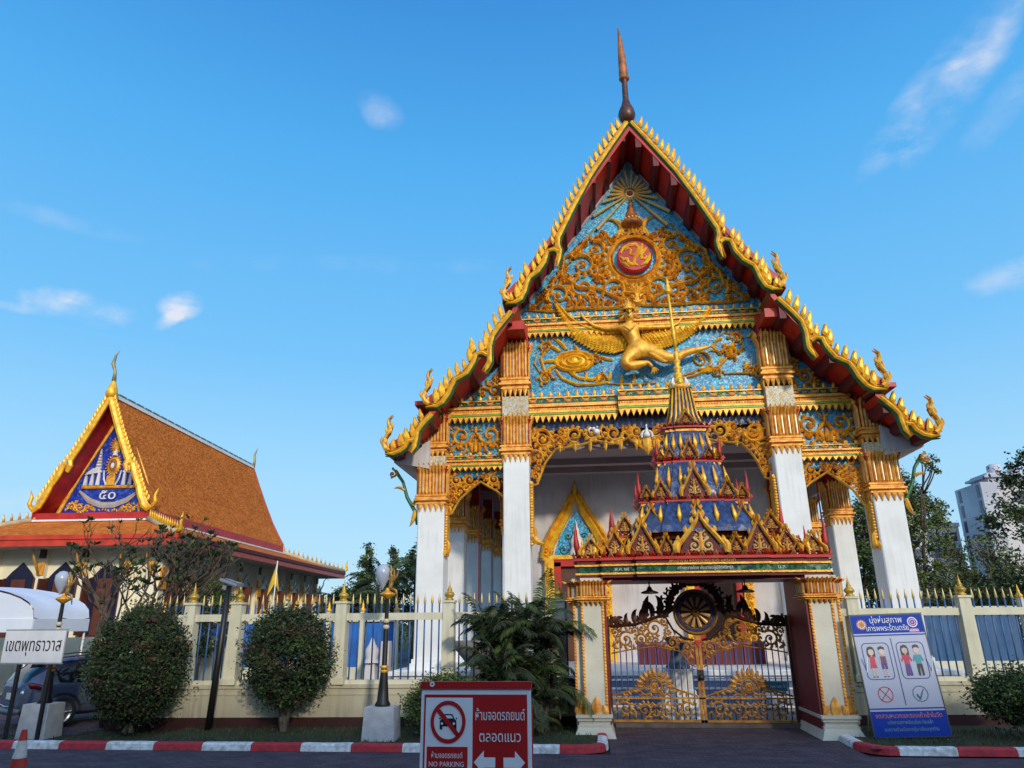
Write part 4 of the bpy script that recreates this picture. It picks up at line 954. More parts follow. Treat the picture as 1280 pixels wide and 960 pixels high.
for k in range(8): m.tube([(GX-.03+.16*math.cos(k*PI/4),r+.16*math.sin(k*PI/4),7.74),(GX-.03+.25*math.cos(k*PI/4),r+.25*math.sin(k*PI/4),7.86),(GX-.03+.2*math.cos(k*PI/4),r+.2*math.sin(k*PI/4),8.0)],[.05,.05,.01],6,2 if k%2 else 0)
m.lathe(GX-.03,r,[(.12,7.8),(.15,7.95),(.08,8.02),(.12,8.08),(.12,8.12),(.06,8.16),(.105,8.26),(.105,8.30),(.05,8.36),(.09,8.44),(.09,8.48),(.045,8.54),(.075,8.62),(.07,8.66),(.035,8.72),(.05,8.8)],12,0)
m.tube([(GX-.03,r,8.75),(GX-.05,r,9.2),(GX-.08,r,9.95),(GX-.10,r,10.35)],[.045,.05,.035,.03],8,0)
m.lathe(GX-.10,r,[(.03,10.33),(.09,10.38),(.085,10.46),(.05,10.5),(.07,10.55),(.03,10.62),(.045,10.68),(0,10.85)],8,0)
gp(m,'spire_finial',[GOLDY,GOLD,WHITE])
# text on the lintel
def text_mesh(name,txt,size,matx,mw,par,ext=.004,align='CENTER'):
    cu=bpy.data.curves.new(name,'FONT'); cu.body=txt; cu.size=size; cu.align_x=align; cu.align_y='CENTER'; cu.extrude=ext; cu.resolution_u=2
    o=bpy.data.objects.new(name,cu); C.objects.link(o); dg=bpy.context.evaluated_depsgraph_get(); dg.update()
    me=bpy.data.meshes.new_from_object(o.evaluated_get(dg)); bpy.data.objects.remove(o)
    me.materials.clear(); me.materials.append(matx)
    n=bpy.data.objects.new(name,me); C.objects.link(n); n.parent=par
    n.matrix_local=mw; return n
def facem(x,y,z,par,sx=1,sy=1,rx=90):
    w=world(par); return Matrix.Translation((x-w.x,y-w.y,z-w.z))@Matrix.Rotation(R(rx),4,'X')@Matrix.Diagonal((sx,sy,1,1))
OR=mat('orange_letters',(.75,.33,.08),.5); WL=mat('white_letters',(.7,.72,.75),.5)
text_mesh('lettering','พระอาราม หลวงวัดพระธาตุ นครเขต',.105,OR,facem(GX,17.1-1.02,3.52,gate,.95),gate)
text_mesh('lettering','สร้างถวายโดย ประชาชนผู้มีจิตศรัทธา',.085,WL,facem(GX+.05,17.1-.995,3.37,gate,.95),gate)
text_mesh('lettering','ม.ส.',.11,WL,facem(GX+1.68,17.1-.9,3.37,gate),gate); text_mesh('lettering','พ.ศ. ๒๕',.10,WL,facem(GX-1.72,17.1-.9,3.37,gate),gate)
# gate lamps
for k,s in enumerate((-1,1)):
    x=GX+s*1.05-.05; m=MB(); m.tube([(x,16.9,3.13),(x,16.9,2.98)],.015,6); m.lathe(x,16.9,[(.03,3.03),(.05,3.0),(.07,2.95),(.19,2.91),(.20,2.88),(.15,2.87),(0,2.88)],16,0)
    tag(m.build('pendant_lamp',BLACK,loc=(x,16.9,3.13)),'black dish pendant lamp hanging under the gate lintel, '+('left' if s<0 else 'right')+' one of two','lamp','lamps under the gate lintel')
# ---- gate leaves ----
GY=17.9; GDK=mat('gate_gold_aged',(.50,.24,.03),.5,.3,col2=(.28,.11,.02),scale=6,bump=.2); IRON=mat('dark_iron',(.04,.016,.012),.45,.4,col2=(.12,.04,.015),scale=7)
leafs=thing('iron_gate','closed double iron gate with blue bars, gold scroll panels and a wheel medallion','gate',(GX,GY,0))
HWG=2.08
for s in (-1,1):
    m=MB(); X=lambda t: GX+s*t
    # frame and blue bars
    def bx(a,b,z0,z1,mi,y0=-.03,y1=.03): m.box(min(X(a),X(b)),max(X(a),X(b)),GY+y0,GY+y1,z0,z1,mi)
    bx(.01,.07,.12,2.0,1); bx(HWG-.06,HWG,.12,2.4,0,-.04,.04); bx(.01,HWG,.12,.17,1); bx(.01,HWG,.60,.635,1); 
    lf=part(m,'gate_leaf',[IRON,GDK],leafs)
    m=MB(); 
    for k in range(14):
        x=.17+k*.135
        if x>HWG-.1: break
        m.tube([(X(x),GY,.17),(X(x),GY,1.85)],.014,6)
    part(m,'bar_row',FRONTB,lf)
    m=MB()
    # bottom scroll panel
    P=[(GX+.09,.19),(GX+HWG-.09,.19),(GX+HWG-.09,.58),(GX+.09,.58)]
    cc=GX+1.05
    PH=[(cc+.0,.19),(GX+HWG-.09,.19),(GX+HWG-.09,.58),(cc,.58)]
    mm=MB(lambda x,y,z,s=s:(GX+s*(x-GX),y,z)); 
    scrollfill(mm,PH,[.19,.12,.08,.06,.045],71,GY,.03,.05,mirror=cc,tries=260,thr=.1,up=False)
    # upper edge of the lower panel rising to a flame boss
    PT_=[(cc,.64),(GX+HWG-.12,.64),(GX+HWG-.15,.74),(cc+.5,.82),(cc+.32,1.05),(cc,1.22)]
    scrollfill(mm,PT_,[.2,.12,.09,.06,.045],72,GY,.03,.05,mirror=cc,tries=260,thr=.1)
    for k in range(11):
        a=PI*k/10; mm.flame(cc+.28*math.cos(a),.86+.24*math.sin(a),a,.17,.09,.2*(1 if a<PI/2 else -1),GY,.03,0,4)
    mm.spiral(cc,.86,.2,0,1,2,.05,GY,.04,0,4)
    mm.ribbon([(cc-.95,.66),(cc-.5,.80),(cc-.3,.95),(cc,1.1),(cc+.3,.95),(cc+.5,.80),(cc+.95,.66)],[.04]*7,GY,.03)
    # top scroll panel: deep at the centre, shallow at the hinge side
    PU=[(GX+.09,1.28),(GX+.22,1.35),(GX+.42,1.62),(GX+1.0,1.72),(GX+1.55,1.66),(GX+HWG-.08,1.58),(GX+HWG-.08,2.16),(GX+1.4,2.20),(GX+1.0,2.36),(GX+.7,2.38),(GX+.55,2.1),(GX+.3,1.90),(GX+.09,1.86)]
    scrollfill(mm,PU,[.22,.16,.12,.09,.065,.05,.04],73,GY,.035,.06,tries=500,thr=.09,up=False)
    e=PU[6:]; mm.ribbon(e,[.05]*len(e),GY-.01,.05,1)
    mm.ribbon(PU[:6],[.03]*6,GY,.03)
    # dark crest silhouette above
    for a,b,an,l,w,cu in ((.85,2.42,2.2,.5,.16,-1),(1.0,2.4,1.9,.45,.14,-1.2),(1.18,2.34,1.57,.55,.17,.3),(1.25,2.30,1.3,.40,.13,1.0),(1.4,2.25,1.0,.35,.12,1.0),(1.55,2.22,.6,.3,.10,1.2),(1.7,2.2,.3,.26,.1,1.4),(1.85,2.2,1.2,.3,.12,1.6),(2.0,2.2,1.6,.34,.14,1.5),(.72,2.4,1.9,.5,.16,1.3)):
        mm.flame(GX+a,b,an,l,w,cu,GY,.04,1,6)
    for a,b,r in ((.8,2.5,.12),(1.12,2.42,.11),(1.3,2.33,.08),(1.9,2.3,.13),(1.62,2.26,.07),(.68,2.72,.14),(.55,2.92,.12),(.42,3.04,.1)): mm.spiral(GX+a,b,r,PI,1,1.3,.055,GY,.04,1,5,.8)
    mm.ribbon([(GX+.62,2.40),(GX+.85,2.40),(GX+1.1,2.30),(GX+1.4,2.22),(GX+HWG-.04,2.19)],[.06,.06,.06,.06,.05],GY-.02,.05,1)
    for k in range(9):
        a=PI/2-k*PI/2/9*1.1; mm.flame(GX+.52*math.cos(a),2.55+.52*math.sin(a),a+.3,.24,.11,.7,GY,.04,1,5)
    mm2=[tuple(v) for v in mm.v]
    part(mm,'scroll_panel',[GDK,IRON],lf)
m=MB(); zc=2.48
def ring(mb,x,y,z,ro,ri,h,mi,n=36,top=1):
    vs=[];fs=[]
    for k in range(n):
        a=2*PI*k/n
        for r_,d in ((ro,0),((ro+ri)/2,h),(ri,0)): vs.append((x+r_*math.cos(a),y-d,z+r_*math.sin(a)))
    for k in range(n):
        for c in range(2): fs.append((k*3+c,((k+1)%n)*3+c,((k+1)%n)*3+c+1,k*3+c+1))
    mb.add(vs,fs,mi)
ring(m,GX,GY-.03,zc,.52,.45,.05,1); ring(m,GX,GY-.03,zc,.45,.38,.03,2); ring(m,GX,GY-.03,zc,.39,.36,.03,1); ring(m,GX,GY-.05,zc,.09,.02,.04,1)
for k in range(12):
    a=2*PI*(k+.5)/12; m.ribbon([(GX+.11*math.cos(a),zc+.11*math.sin(a)),(GX+.24*math.cos(a),zc+.24*math.sin(a)),(GX+.34*math.cos(a),zc+.34*math.sin(a))],[.03,.07,.09],GY-.05,.03,3)
m.lathe(GX,GY,[(.0,zc)],3) if 0 else None
m.add([(GX+.5*math.cos(2*PI*k/36),GY,zc+.5*math.sin(2*PI*k/36)) for k in range(36)],[tuple(range(36))],0)
part(m,'wheel_medallion',[IRON,GDK,mat('medallion_blue',(.03,.06,.2),.5),mat('medallion_gold',(.6,.35,.12),.4,.2)],leafs)
m=MB(); m.box(GX-.07,GX+.07,GY-.07,GY-.03,1.0,1.22,0); m.lathe(GX,GY-.09,[(0,1.0),(.06,1.02),(.06,1.1),(0,1.12)],8,0); part(m,'padlock',BLACK,leafs)
m=MB(); m.add([(GX-.09,GY-.05,1.86),(GX+.10,GY-.05,1.86),(GX,GY-.05,1.70)],[(0,1,2)],0); part(m,'red_ribbon',RED,leafs)

# ================= boundary fence =================
PKT=mat('picket_tip_gold',(.62,.48,.20),.4,.3)
def fence(nm,label,xs,xe,posts,wallz=.98,rail=2.46,zb=.18):
    f=thing(nm,label,'fence',((xs+xe)/2,fY((xs+xe)/2),0))
    def bar(m,xa,xb,z0,z1,t,mi=0,off=0):
        ya,yb=fY(xa)+off,fY(xb)+off
        m.add([(xa,ya-t,z0),(xb,yb-t,z0),(xb,yb+t,z0),(xa,ya+t,z0),(xa,ya-t,z1),(xb,yb-t,z1),(xb,yb+t,z1),(xa,ya+t,z1)],[(3,2,1,0),(4,5,6,7),(0,1,5,4),(1,2,6,5),(2,3,7,6),(3,0,4,7)],mi)
    m=MB(); bar(m,xs,xe,.3,wallz-.08,.10,0); bar(m,xs,xe,wallz-.08,wallz,.13,0); bar(m,xs,xe,wallz-.22,wallz-.19,.115,0)
    wl=part(m,'wall',BEIGE,f)
    m=MB(); bar(m,xs,xe,0,.3,.09,0); part(m,'wall_base',mat('dark_maroon_plinth',(.05,.006,.008),.7,0,col2=(.03,.008,.008),scale=3),wl)
    m=MB(); bar(m,xs,xe,rail-.10,rail+.06,.06,0); bar(m,xs,xe,wallz+.0,wallz+.09,.07,0); part(m,'rail',CREAM,f)
    for x in posts:
        y=fY(x); m=MB(); m.cbox(x,y,.30,.30,wallz,2.74,0,.25,.25); m.cbox(x,y,.31,.31,2.74,2.79,0)
        m.cbox(x,y,.36,.36,wallz,wallz+.14,0)
        po=part(m,'post',CREAM,f)
        m=MB(); m.lathe(x,y,[(.08,2.78),(.105,2.80),(.105,2.82),(.07,2.84),(.08,2.86),(.115,2.90),(.12,2.93),(.09,2.97),(.05,3.0),(.06,3.02),(.04,3.07),(.016,3.16),(0,3.26)],12,0); part(m,'post_finial',mat('finial_gold',(.55,.36,.05),.4,.3,col2=(.35,.2,.03),scale=9),po)
    pp=sorted(posts); spans=list(zip(pp,pp[1:]))
    if xs<pp[0]-.3: spans.insert(0,(xs,pp[0]))
    if xe>pp[-1]+.3: spans.append((pp[-1],xe))
    for a,b in spans:
        n=max(2,int((b-a-.3)/.168)); m=MB()
        for k in range(n):
            x=a+.15+(k+.5)*(b-a-.3)/n; y=fY(x); m.tube([(x,y,wallz+.05),(x,y,rail+.26)],.019,6,0); m.lathe(x,y,[(.024,rail+.26),(.034,rail+.30),(.020,rail+.40),(.004,rail+.50)],6,1)
        part(m,'picket_row',[PICK,PKT],f)
    return f
def fx(a,z=1.8):   # x on the fence line under a photo column
    b=480
    d=ray(a,800); t=17.45/(d.y-.064*d.x); return d.x*t
fence('boundary_fence','cream and blue picket fence on a beige wall left of the gate',fx(150),-.42,[fx(236),fx(294),fx(426),fx(561),fx(700)])
fence('boundary_fence','cream and blue picket fence right of the gate, behind the dress code board',5.3,17,[fx(1065)+.1,fx(1213),fx(1213)+3.1,fx(1213)+6.2])
m=MB(); y=fY(5.2); m.box(5.05,5.72,y-.1,y+.3,.12,2.42); m.box(5.05,5.76,y-.13,y+.32,.82,.88); m.box(5.05,5.7,y-.09,y+.3,0,.12)
tag(m.build('gate_wall_pier',BEIGE),'short solid beige wall joining the right gate pillar to the fence','wall')
m=MB(); q=Vector((5.55,y+.1,2.42)); m.box(q.x-.05,q.x+.05,q.y-.1,q.y+.1,2.42,2.5); m.box(q.x-.10,q.x+.04,q.y-.12,q.y+.06,2.5,2.62); m.lathe(q.x,q.y,[(.02,2.46),(.05,2.5)],8)
tag(m.build('floodlight',BLACK),'small black floodlight on top of the wall beside the right gate pillar','light')

# ================= inner fences and boards behind =================
def board_fence(nm,label,xa,xb,y,z0,z1,st,mt,sag=True):
    f=thing(nm,label,'fence',((xa+xb)/2,y,0)); n=int((xb-xa)/st)
    rg=random.Random(int(abs(xa)*10))
    for k in range(n+1):
        x=xa+k*st; m=MB(); m.cbox(x,y-.05,.15,.2,.05,z1+.35); m.lathe(x,y-.05,[(.10,z1+.35),(.13,z1+.42),(.05,z1+.52),(.06,z1+.56),(0,z1+.8)],8,1); part(m,'post',[CREAM,GOLDY],f)
        if k<n:
            m=MB(); q=10
            vs=[];fs=[]
            for i in range(q+1):
                X=x+.11+(st-.22)*i/q
                for zz in (z0,z1-(.05 if 0<i<q else 0)): vs.append((X,y+.05+rg.uniform(-.03,.03),zz))
            for i in range(q): fs.append((i*2,i*2+2,i*2+3,i*2+1))
            m.add(vs,fs); m.box(x+.1,x+st-.1,y-.02,y+.1,z1,z1+.08,1); m.box(x+.1,x+st-.1,y-.04,y+.16,.05,z0,1); part(m,'panel',[mt,CREAM],f)
    return f
board_fence('inner_fence','low cream fence with blue panels seen through the pickets on the left',-16.5,-6.6,27.5,.75,2.35,1.32,BLUEB)
board_fence('inner_fence','low cream fence with blue panels seen through the pickets at the right edge',10.8,24,27.5,.9,2.6,2.0,mat('dark_blue_board',(.03,.10,.22),.5))
m=MB(); 
for k in range(2): m.cbox(-7.6+k*.5,25.6,.5-.2*k,.5,.05,1.0+.7*k,0,.3,.3)
m.lathe(-7.6,25.6,[(.3,1.0),(.2,1.15),(.26,1.4),(.12,1.6),(0,1.9)],10); tag(m.build('stone_marker',WHITEW),'pale stepped stone marker in the courtyard behind the left pickets','monument')
m=MB(); x,z=-1.35,0
q=oY(595,808,21.0); m.lathe(q.x,21,[(.18,.05),(.2,.9),(.14,1.0),(.16,1.15),(.3,1.25),(.62,1.62),(.70,1.80),(.66,1.80),(.4,1.55),(0,1.5)],20,0)
tag(m.build('stone_bowl',mat('bowl_stone',(.25,.22,.19),.8,col2=(.16,.14,.12),scale=6,bump=.3)),'wide grey stone bowl on a pedestal standing before the temple plinth, left of the palms','bowl')
q=oY(851,880,19.4)
m=MB(); m.stack(q.x,19.4,[(.48,.05),(.48,.3),(.42,.34),(.42,.55),(.36,.6),(.36,.66),(.32,.7),(.32,1.1),(.36,1.16)]); wp=tag(m.build('white_pedestal',WHITE),'stepped white pedestal seen through the left leaf of the gate','pedestal')
m=MB(); m.lathe(q.x,19.4,[(.30,1.16),(.30,1.22),(.2,1.3),(.16,1.5),(.22,1.75),(.30,1.85),(.26,1.9),(0,1.92)],14); tag(m.build('stone_urn',mat('urn_stone',(.10,.11,.14),.6,col2=(.05,.06,.08),scale=6)),'dark grey stone urn standing on the stepped white pedestal behind the gate','urn')
q=oY(966,858,20.0); m=MB(); m.box(q.x-.36,q.x+.36,20-.02,20.02,q.z-.11,q.z+.11,0); si=m.build('small_sign',mat('teal_sign',(.01,.16,.20),.5),loc=(q.x,20,q.z)); tag(si,'small teal sign with pale lettering standing behind the right gate leaf','sign')
m=MB()
for s in (-1,1): m.tube([(q.x+s*.3,20.03,.05),(q.x+s*.3,20.03,q.z)],.015,6)
part(m,'sign_legs',BLACK,si); 
text_mesh('lettering','กรุณาถอดรองเท้า',.08,WL,Matrix.Translation((0.03,-.025,.0))@Matrix.Rotation(PI/2,4,'X'),si)
# ================= foliage helpers =================
LF={'a':mat('leaf_dark',(.022,.045,.014),.7,0,var=.4,scale=2),'b':mat('leaf_mid',(.07,.12,.025),.7,0,var=.4,scale=2),'c':mat('leaf_light',(.14,.20,.04),.65,0,var=.4,scale=2),'d':mat('leaf_yellow',(.20,.20,.035),.65,0,var=.3),'r':mat('leaf_red',(.10,.035,.02),.65,0,var=.3)}
def leaf(mb,p,sz,rn,mi,asp=.45):
    d=Vector((rn.gauss(0,1),rn.gauss(0,1),rn.gauss(0,1)*.8)).normalized(); a=Vector((rn.gauss(0,1),rn.gauss(0,1),rn.gauss(0,1))); u=d.cross(a)
    if u.length<1e-3: return
    u.normalize(); h=d*sz; w=u*sz*asp; n=d.cross(u)*sz*.12
    p=Vector(p); mb.add([tuple(p-h*.5),tuple(p+w*.5+n),tuple(p+h*.5),tuple(p-w*.5+n)],[(0,1,2,3)],mi)
def clumps(mb,c,r,nc,nl,sz,seed,wts=(5,3,1),shell=.55,cr=.3,zmin=None,asp=.45,flat=.75):
    rn=random.Random(seed); mis=[i for i,w in enumerate(wts) for _ in range(w)]
    for _ in range(nc):
        while 1:
            v=Vector((rn.uniform(-1,1),rn.uniform(-1,1),rn.uniform(-1,1)))
            if v.length<=1: break
        l=v.length; v=v/l*(shell+(1-shell)*l**.5) if l>1e-3 else v
        q=Vector((c[0]+v.x*r[0],c[1]+v.y*r[1],c[2]+v.z*r[2])); k=cr*rn.uniform(.55,1.35); m0=rn.choice(mis)
        for _ in range(int(nl*rn.uniform(.6,1.3))):
            p=(q.x+rn.gauss(0,k*.5),q.y+rn.gauss(0,k*.5),q.z+rn.gauss(0,k*.5*flat))
            if zmin and p[2]<zmin: continue
            leaf(mb,p,sz*rn.uniform(.6,1.3),rn,m0 if rn.random()<.65 else rn.choice(mis),asp)
def limb(mb,p,d,l,r,rn,depth,ends,up=.25,spread=.6,bend=.2,n=4,ratio=.74,kids=(2,3)):
    pts=[Vector(p)]; d=Vector(d).normalized()
    for i in range(n):
        d=(d+Vector((rn.gauss(0,bend),rn.gauss(0,bend),rn.gauss(0,bend*.5)+up*.3))).normalized(); pts.append(pts[-1]+d*(l/n))
    mb.tube(pts,[r*(1-.35*i/n) for i in range(n+1)],7 if r>.03 else 5,0)
    if depth==0: ends.append((pts[-1],d)); return
    for k in range(rn.randint(*kids)):
        e=(d+Vector((rn.gauss(0,spread),rn.gauss(0,spread),rn.gauss(0,spread*.4)))).normalized()
        limb(mb,pts[-1],e,l*ratio*rn.uniform(.8,1.15),r*.65,rn,depth-1,ends,up,spread,bend,n,ratio,kids)
def tree(name,label,cat,x,y,z0,ht,cr,seed,mats,wts=(5,3,1),nc=90,nl=70,sz=.22,grp=None,blobs=None,bark=BARK,shell=.55):
    rn=random.Random(seed); t=thing(name,label,cat,(x,y,z0),grp)
    m=MB(); ends=[]; limb(m,(0,0,0),(rn.uniform(-.1,.1),rn.uniform(-.1,.1),1),ht*.38,max(.06,ht*.017),rn,3,ends,.3,.5,.08); o=m.build('trunk',bark,t)
    m=MB()
    for (bx,by,bz,rx,ry,rz) in (blobs or [(0,0,.66,.9,.9,.32),(-.5,.1,.55,.5,.5,.25),(.5,-.1,.6,.5,.5,.27),(.1,0,.85,.5,.5,.18)]):
        clumps(m,(bx*cr,by*cr,bz*ht),(rx*cr,ry*cr,rz*ht),int(nc*rx),nl,sz,seed+int(bx*10)+int(bz*100),wts,shell,cr*.20)
    for p,d in ends: clumps(m,p,(.3,.3,.3),2,20,sz,seed+3,wts,.3,cr*.12)
    m.build('crown',mats,t); return t
def frond(mb,p,d,ln,wd,rn,n=14,droop=1.0,mi=1,li=0,lw=.03):
    d=Vector(d).normalized(); pts=[Vector(p)]
    for i in range(n):
        d=(d+Vector((0,0,-droop*.9/n*(1+i/n*1.4)))).normalized(); pts.append(pts[-1]+d*ln/n)
    mb.tube([tuple(q) for q in pts],[.014*(1-.8*i/n) for i in range(n+1)],4,mi)
    for i in range(2,n+1):
        t=i/n; q=pts[i]; dd=(pts[i]-pts[i-1]).normalized(); sdv=dd.cross(Vector((0,0,1)))
        if sdv.length<.05: continue
        sdv.normalize(); L_=wd*math.sin(PI*min(.97,.15+t*.85))**.6
        for s in (-1,1):
            for kk in (0,.5):
                q2=q-dd*(ln/n)*kk; v=(sdv*s+dd*.75+Vector((0,0,-.25+rn.uniform(-.15,.25)))).normalized(); e=q2+v*L_*rn.uniform(.85,1.1)+Vector((0,0,-L_*.25)); w=dd*lw
                mb.add([tuple(q2-w*.5),tuple(q2+v*L_*.5+w*.6),tuple(e),tuple(q2+v*L_*.5-w*.6)],[(0,1,2,3)],li)
# ---- clipped round shrubs ----
rn=random.Random(8)
def shrub(name,label,cat,x,y,zc,r,seed,stem=True,nc=420,nl=60,sz=.075,mats=None,wts=(14,4,2,0),grp=None,z0=.09):
    t=thing(name,label,cat,(x,y,z0),grp); mats=mats or [LF['a'],LF['b'],LF['r'],LF['c']]
    if stem:
        m=MB(); rr=random.Random(seed)
        for k in range(5):
            a=rr.uniform(0,2*PI); m.tube([(rr.uniform(-.12,.12),rr.uniform(-.1,.1),0),(math.cos(a)*.1,math.sin(a)*.1,(zc-r[2])*.8),(math.cos(a)*r[0]*.5,math.sin(a)*r[1]*.5,zc)],[.05,.04,.02],6,0)
        m.build('trunk',GREYBARK,t)
    m=MB(); clumps(m,(0,0,zc-z0),r,nc,nl,sz,seed,wts,.72,.26*r[0]**.5,asp=.5); clumps(m,(0,0,zc-z0),(r[0]*.75,r[1]*.75,r[2]*.78),nc//3,nl,sz*1.4,seed+1,(6,1),.5,.3)
    m.build('crown',mats,t); return t
shrub('round_shrub','larger dark clipped shrub on several thin stems at the left end of the fence','shrub',-10.05,16.0,1.50,(.93,.85,1.16),81,nc=360,nl=66)
shrub('round_shrub','oval dark clipped shrub on a short stem between the solar lamp and the street lamp','shrub',-6.74,16.3,1.62,(.86,.75,.98),82,nc=300,nl=66)
shrub('low_bush','low bright green bush just behind the no parking board','bush',-3.0,15.75,.68,(.78,.5,.52),83,False,240,60,.06,[LF['b'],LF['c'],LF['a']],(4,4,2))
shrub('low_bush','low dark round bush in front of the fence at the right edge','bush',8.25,15.9,.86,(.82,.6,.42),84,True,220,60,.065,[LF['a'],LF['b'],LF['c']],(4,3,2))
# ---- palms beside the gate ----
t=thing('areca_palm','dark clump of arching palms against the fence just left of the gate','palm',(-1.62,16.35,.09))
m=MB();mf=MB(); rn=random.Random(17)
for k in range(13):
    x,y=rn.uniform(-.7,.6),rn.uniform(-.35,.35); h=rn.uniform(.35,1.95); lx=x+rn.uniform(-.25,.25)
    m.tube([(x,y,0),((x+lx)/2,y,h*.5),(lx,y,h)],[.05,.04,.035],6,0)
    for j in range(9):
        a=2*PI*j/9+rn.uniform(-.3,.3); el=rn.uniform(.75,1.5)
        frond(mf,(lx,y,h),(math.cos(a)*math.cos(el),math.sin(a)*math.cos(el)*.6,math.sin(el)),rn.uniform(1.0,1.5),.38,rn,19,rn.uniform(1.3,2.1),1,0 if rn.random()<.8 else 2,.034)
for k in range(10):
    a=rn.uniform(0,2*PI); frond(mf,(rn.uniform(-.8,.9),rn.uniform(-.3,.3),rn.uniform(.1,.5)),(math.cos(a),math.sin(a)*.5,.6),1.0,.28,rn,12,1.4,1,rn.choice((0,2)),.028)
m.build('stem',GREYBARK,t); mf.build('crown',[LF['a'],GREYBARK,LF['b']],t)
# ---- frangipani ----
t=thing('frangipani_tree','bare branched frangipani with sparse dark leaf tips left of the large clipped shrub','tree',(-11.35,17.2,.05))
m=MB(); rn=random.Random(23); ends=[]
for k,(dx,dy) in enumerate(((-.6,.0),(.45,.1),(-.1,-.2),(.75,0),(-.9,.1),(.15,.2))):
    limb(m,(dx*.2,0,0 if k<3 else .35),(dx,dy,1.15),1.5,.085,rn,5,ends,.36,.55,.11,4,.70,(2,3))
m.build('trunk',BARK,t); mf=MB()
for p,d in ends:
    if rn.random()<.40:
        for k in range(rn.randint(4,9)):
            a=rn.uniform(0,2*PI); v=(d*.9+Vector((math.cos(a),math.sin(a),.1))).normalized(); L_=rn.uniform(.10,.21); w=v.cross(Vector((rn.gauss(0,1),rn.gauss(0,1),1))).normalized()*.035
            mf.add([tuple(p),tuple(p+v*L_*.55+w),tuple(p+v*L_),tuple(p+v*L_*.55-w)],[(0,1,2,3)],rn.choice((0,0,1)))
mf.build('crown',[LF['a'],LF['b']],t)
# ---- background trees ----
GB='trees behind the temple'
mats=[LF['a'],LF['b'],LF['c'],LF['d']]
tree('broadleaf_tree','loose light green tree behind the right outer columns of the temple','tree',18.0,44,0,10.2,2.6,101,mats,(2,4,4,2),85,60,.22,GB)
tree('broadleaf_tree','dark leafy tree seen between the two right columns of the temple','tree',14.4,41,0,8.2,2.4,102,mats,(4,4,2,0),80,60,.22,GB)
tree('broadleaf_tree','low sparse brownish tree in front of the tall building','tree',18.7,38,0,5.6,2.0,103,[LF['b'],mat('leaf_brown',(.10,.075,.035),.8),LF['d'],LF['c']],(3,5,2,2),60,45,.17,GB,bark=GREYBARK)
tree('broadleaf_tree','large dark leafy tree overhanging at the right edge','tree',17.9,30,0,8.6,2.2,104,mats,(4,4,2,0),60,60,.2,GB)
tree('broadleaf_tree','yellow green bushy tree just below the tall building, above the right fence','tree',15.6,33,0,4.0,1.6,105,mats,(2,3,4,3),40,50,.17,GB)
def conif(x,y,h,r,seed,label):
    t=thing('column_tree',label,'tree',(x,y,0),'trees between the hall and the temple'); rr=random.Random(seed)
    m=MB(); m.tube([(0,0,0),(.05,0,h*.5),(0,0,h*.95)],[.14,.09,.03],7); m.build('trunk',BARK,t); m=MB()
    for i in range(16):
        f=i/15; clumps(m,(rr.uniform(-.1,.1),0,h*(.12+.86*f)),(r*(1.05-f*.85),r*(1.05-f*.85),h*.05),int(9*(1.1-f)+3),60,.17,seed+i,(3,4,3),.5,.28)
    m.build('crown',[LF['a'],LF['b'],LF['c']],t)
conif(-14.0,45,6.9,1.15,111,'taller pale green column tree between the hall and the temple')
conif(-13.1,48,7.2,.7,112,'slim green column tree just left of the palm behind the left column')
def palm(x,y,h,seed,label):
    t=thing('palm_tree',label,'palm',(x,y,0),'trees between the hall and the temple'); rr=random.Random(seed); m=MB(); m.tube([(0,0,0),(.1,0,h*.5),(0,0,h)],[.16,.12,.10],8); m.build('trunk',GREYBARK,t); m=MB()
    for k in range(22):
        a=2*PI*k/22+rr.uniform(-.1,.1); el=rr.uniform(-.1,1.3); frond(m,(0,0,h),(math.cos(a)*math.cos(el),math.sin(a)*math.cos(el),math.sin(el)),2.3,.6,rr,12,1.3,1,rr.choice((0,2)),.09)
    m.build('crown',[LF['a'],GREYBARK,LF['b']],t)
palm(-12.3,42,4.3,121,'palm with drooping fronds behind the picket fence left of the temple'); palm(-10.6,44,5.3,122,'taller palm half hidden by the left outer column')
tree('broadleaf_tree','low dense green tree filling the gap below the column trees','tree',-14.2,43,0,4.4,1.9,126,mats,(4,4,2,1),60,60,.2,'trees between the hall and the temple')
palm(-13.6,40,2.9,123,'short palm below the column trees behind the pickets')
tree('broadleaf_tree','round dark tree behind the left outer column of the temple','tree',-10.8,50,0,7.6,2.6,124,mats,(4,4,2,0),60,60,.24,'trees between the hall and the temple')
tree('broadleaf_tree','low bushy green tree in front of the hall side wall','tree',-13.0,24,0,3.6,1.1,125,mats,(4,4,2,0),50,50,.13,'trees between the hall and the temple')
m=MB(); rn=random.Random(5)
for k in range(70):
    x=-60+k*2.2+rn.uniform(-1,1); y=rn.uniform(70,84); h=rn.uniform(2.5,5.2); clumps(m,(x,y,h*.5),(2.2,2.0,h*.5),14,28,.5,500+k,(4,3,1),.5,.9)
fo=m.build('far_trees',[LF['a'],LF['b'],LF['c']]); fo['kind']='stuff'; fo['label']='far line of dark trees beyond the compound'; fo['category']='trees'

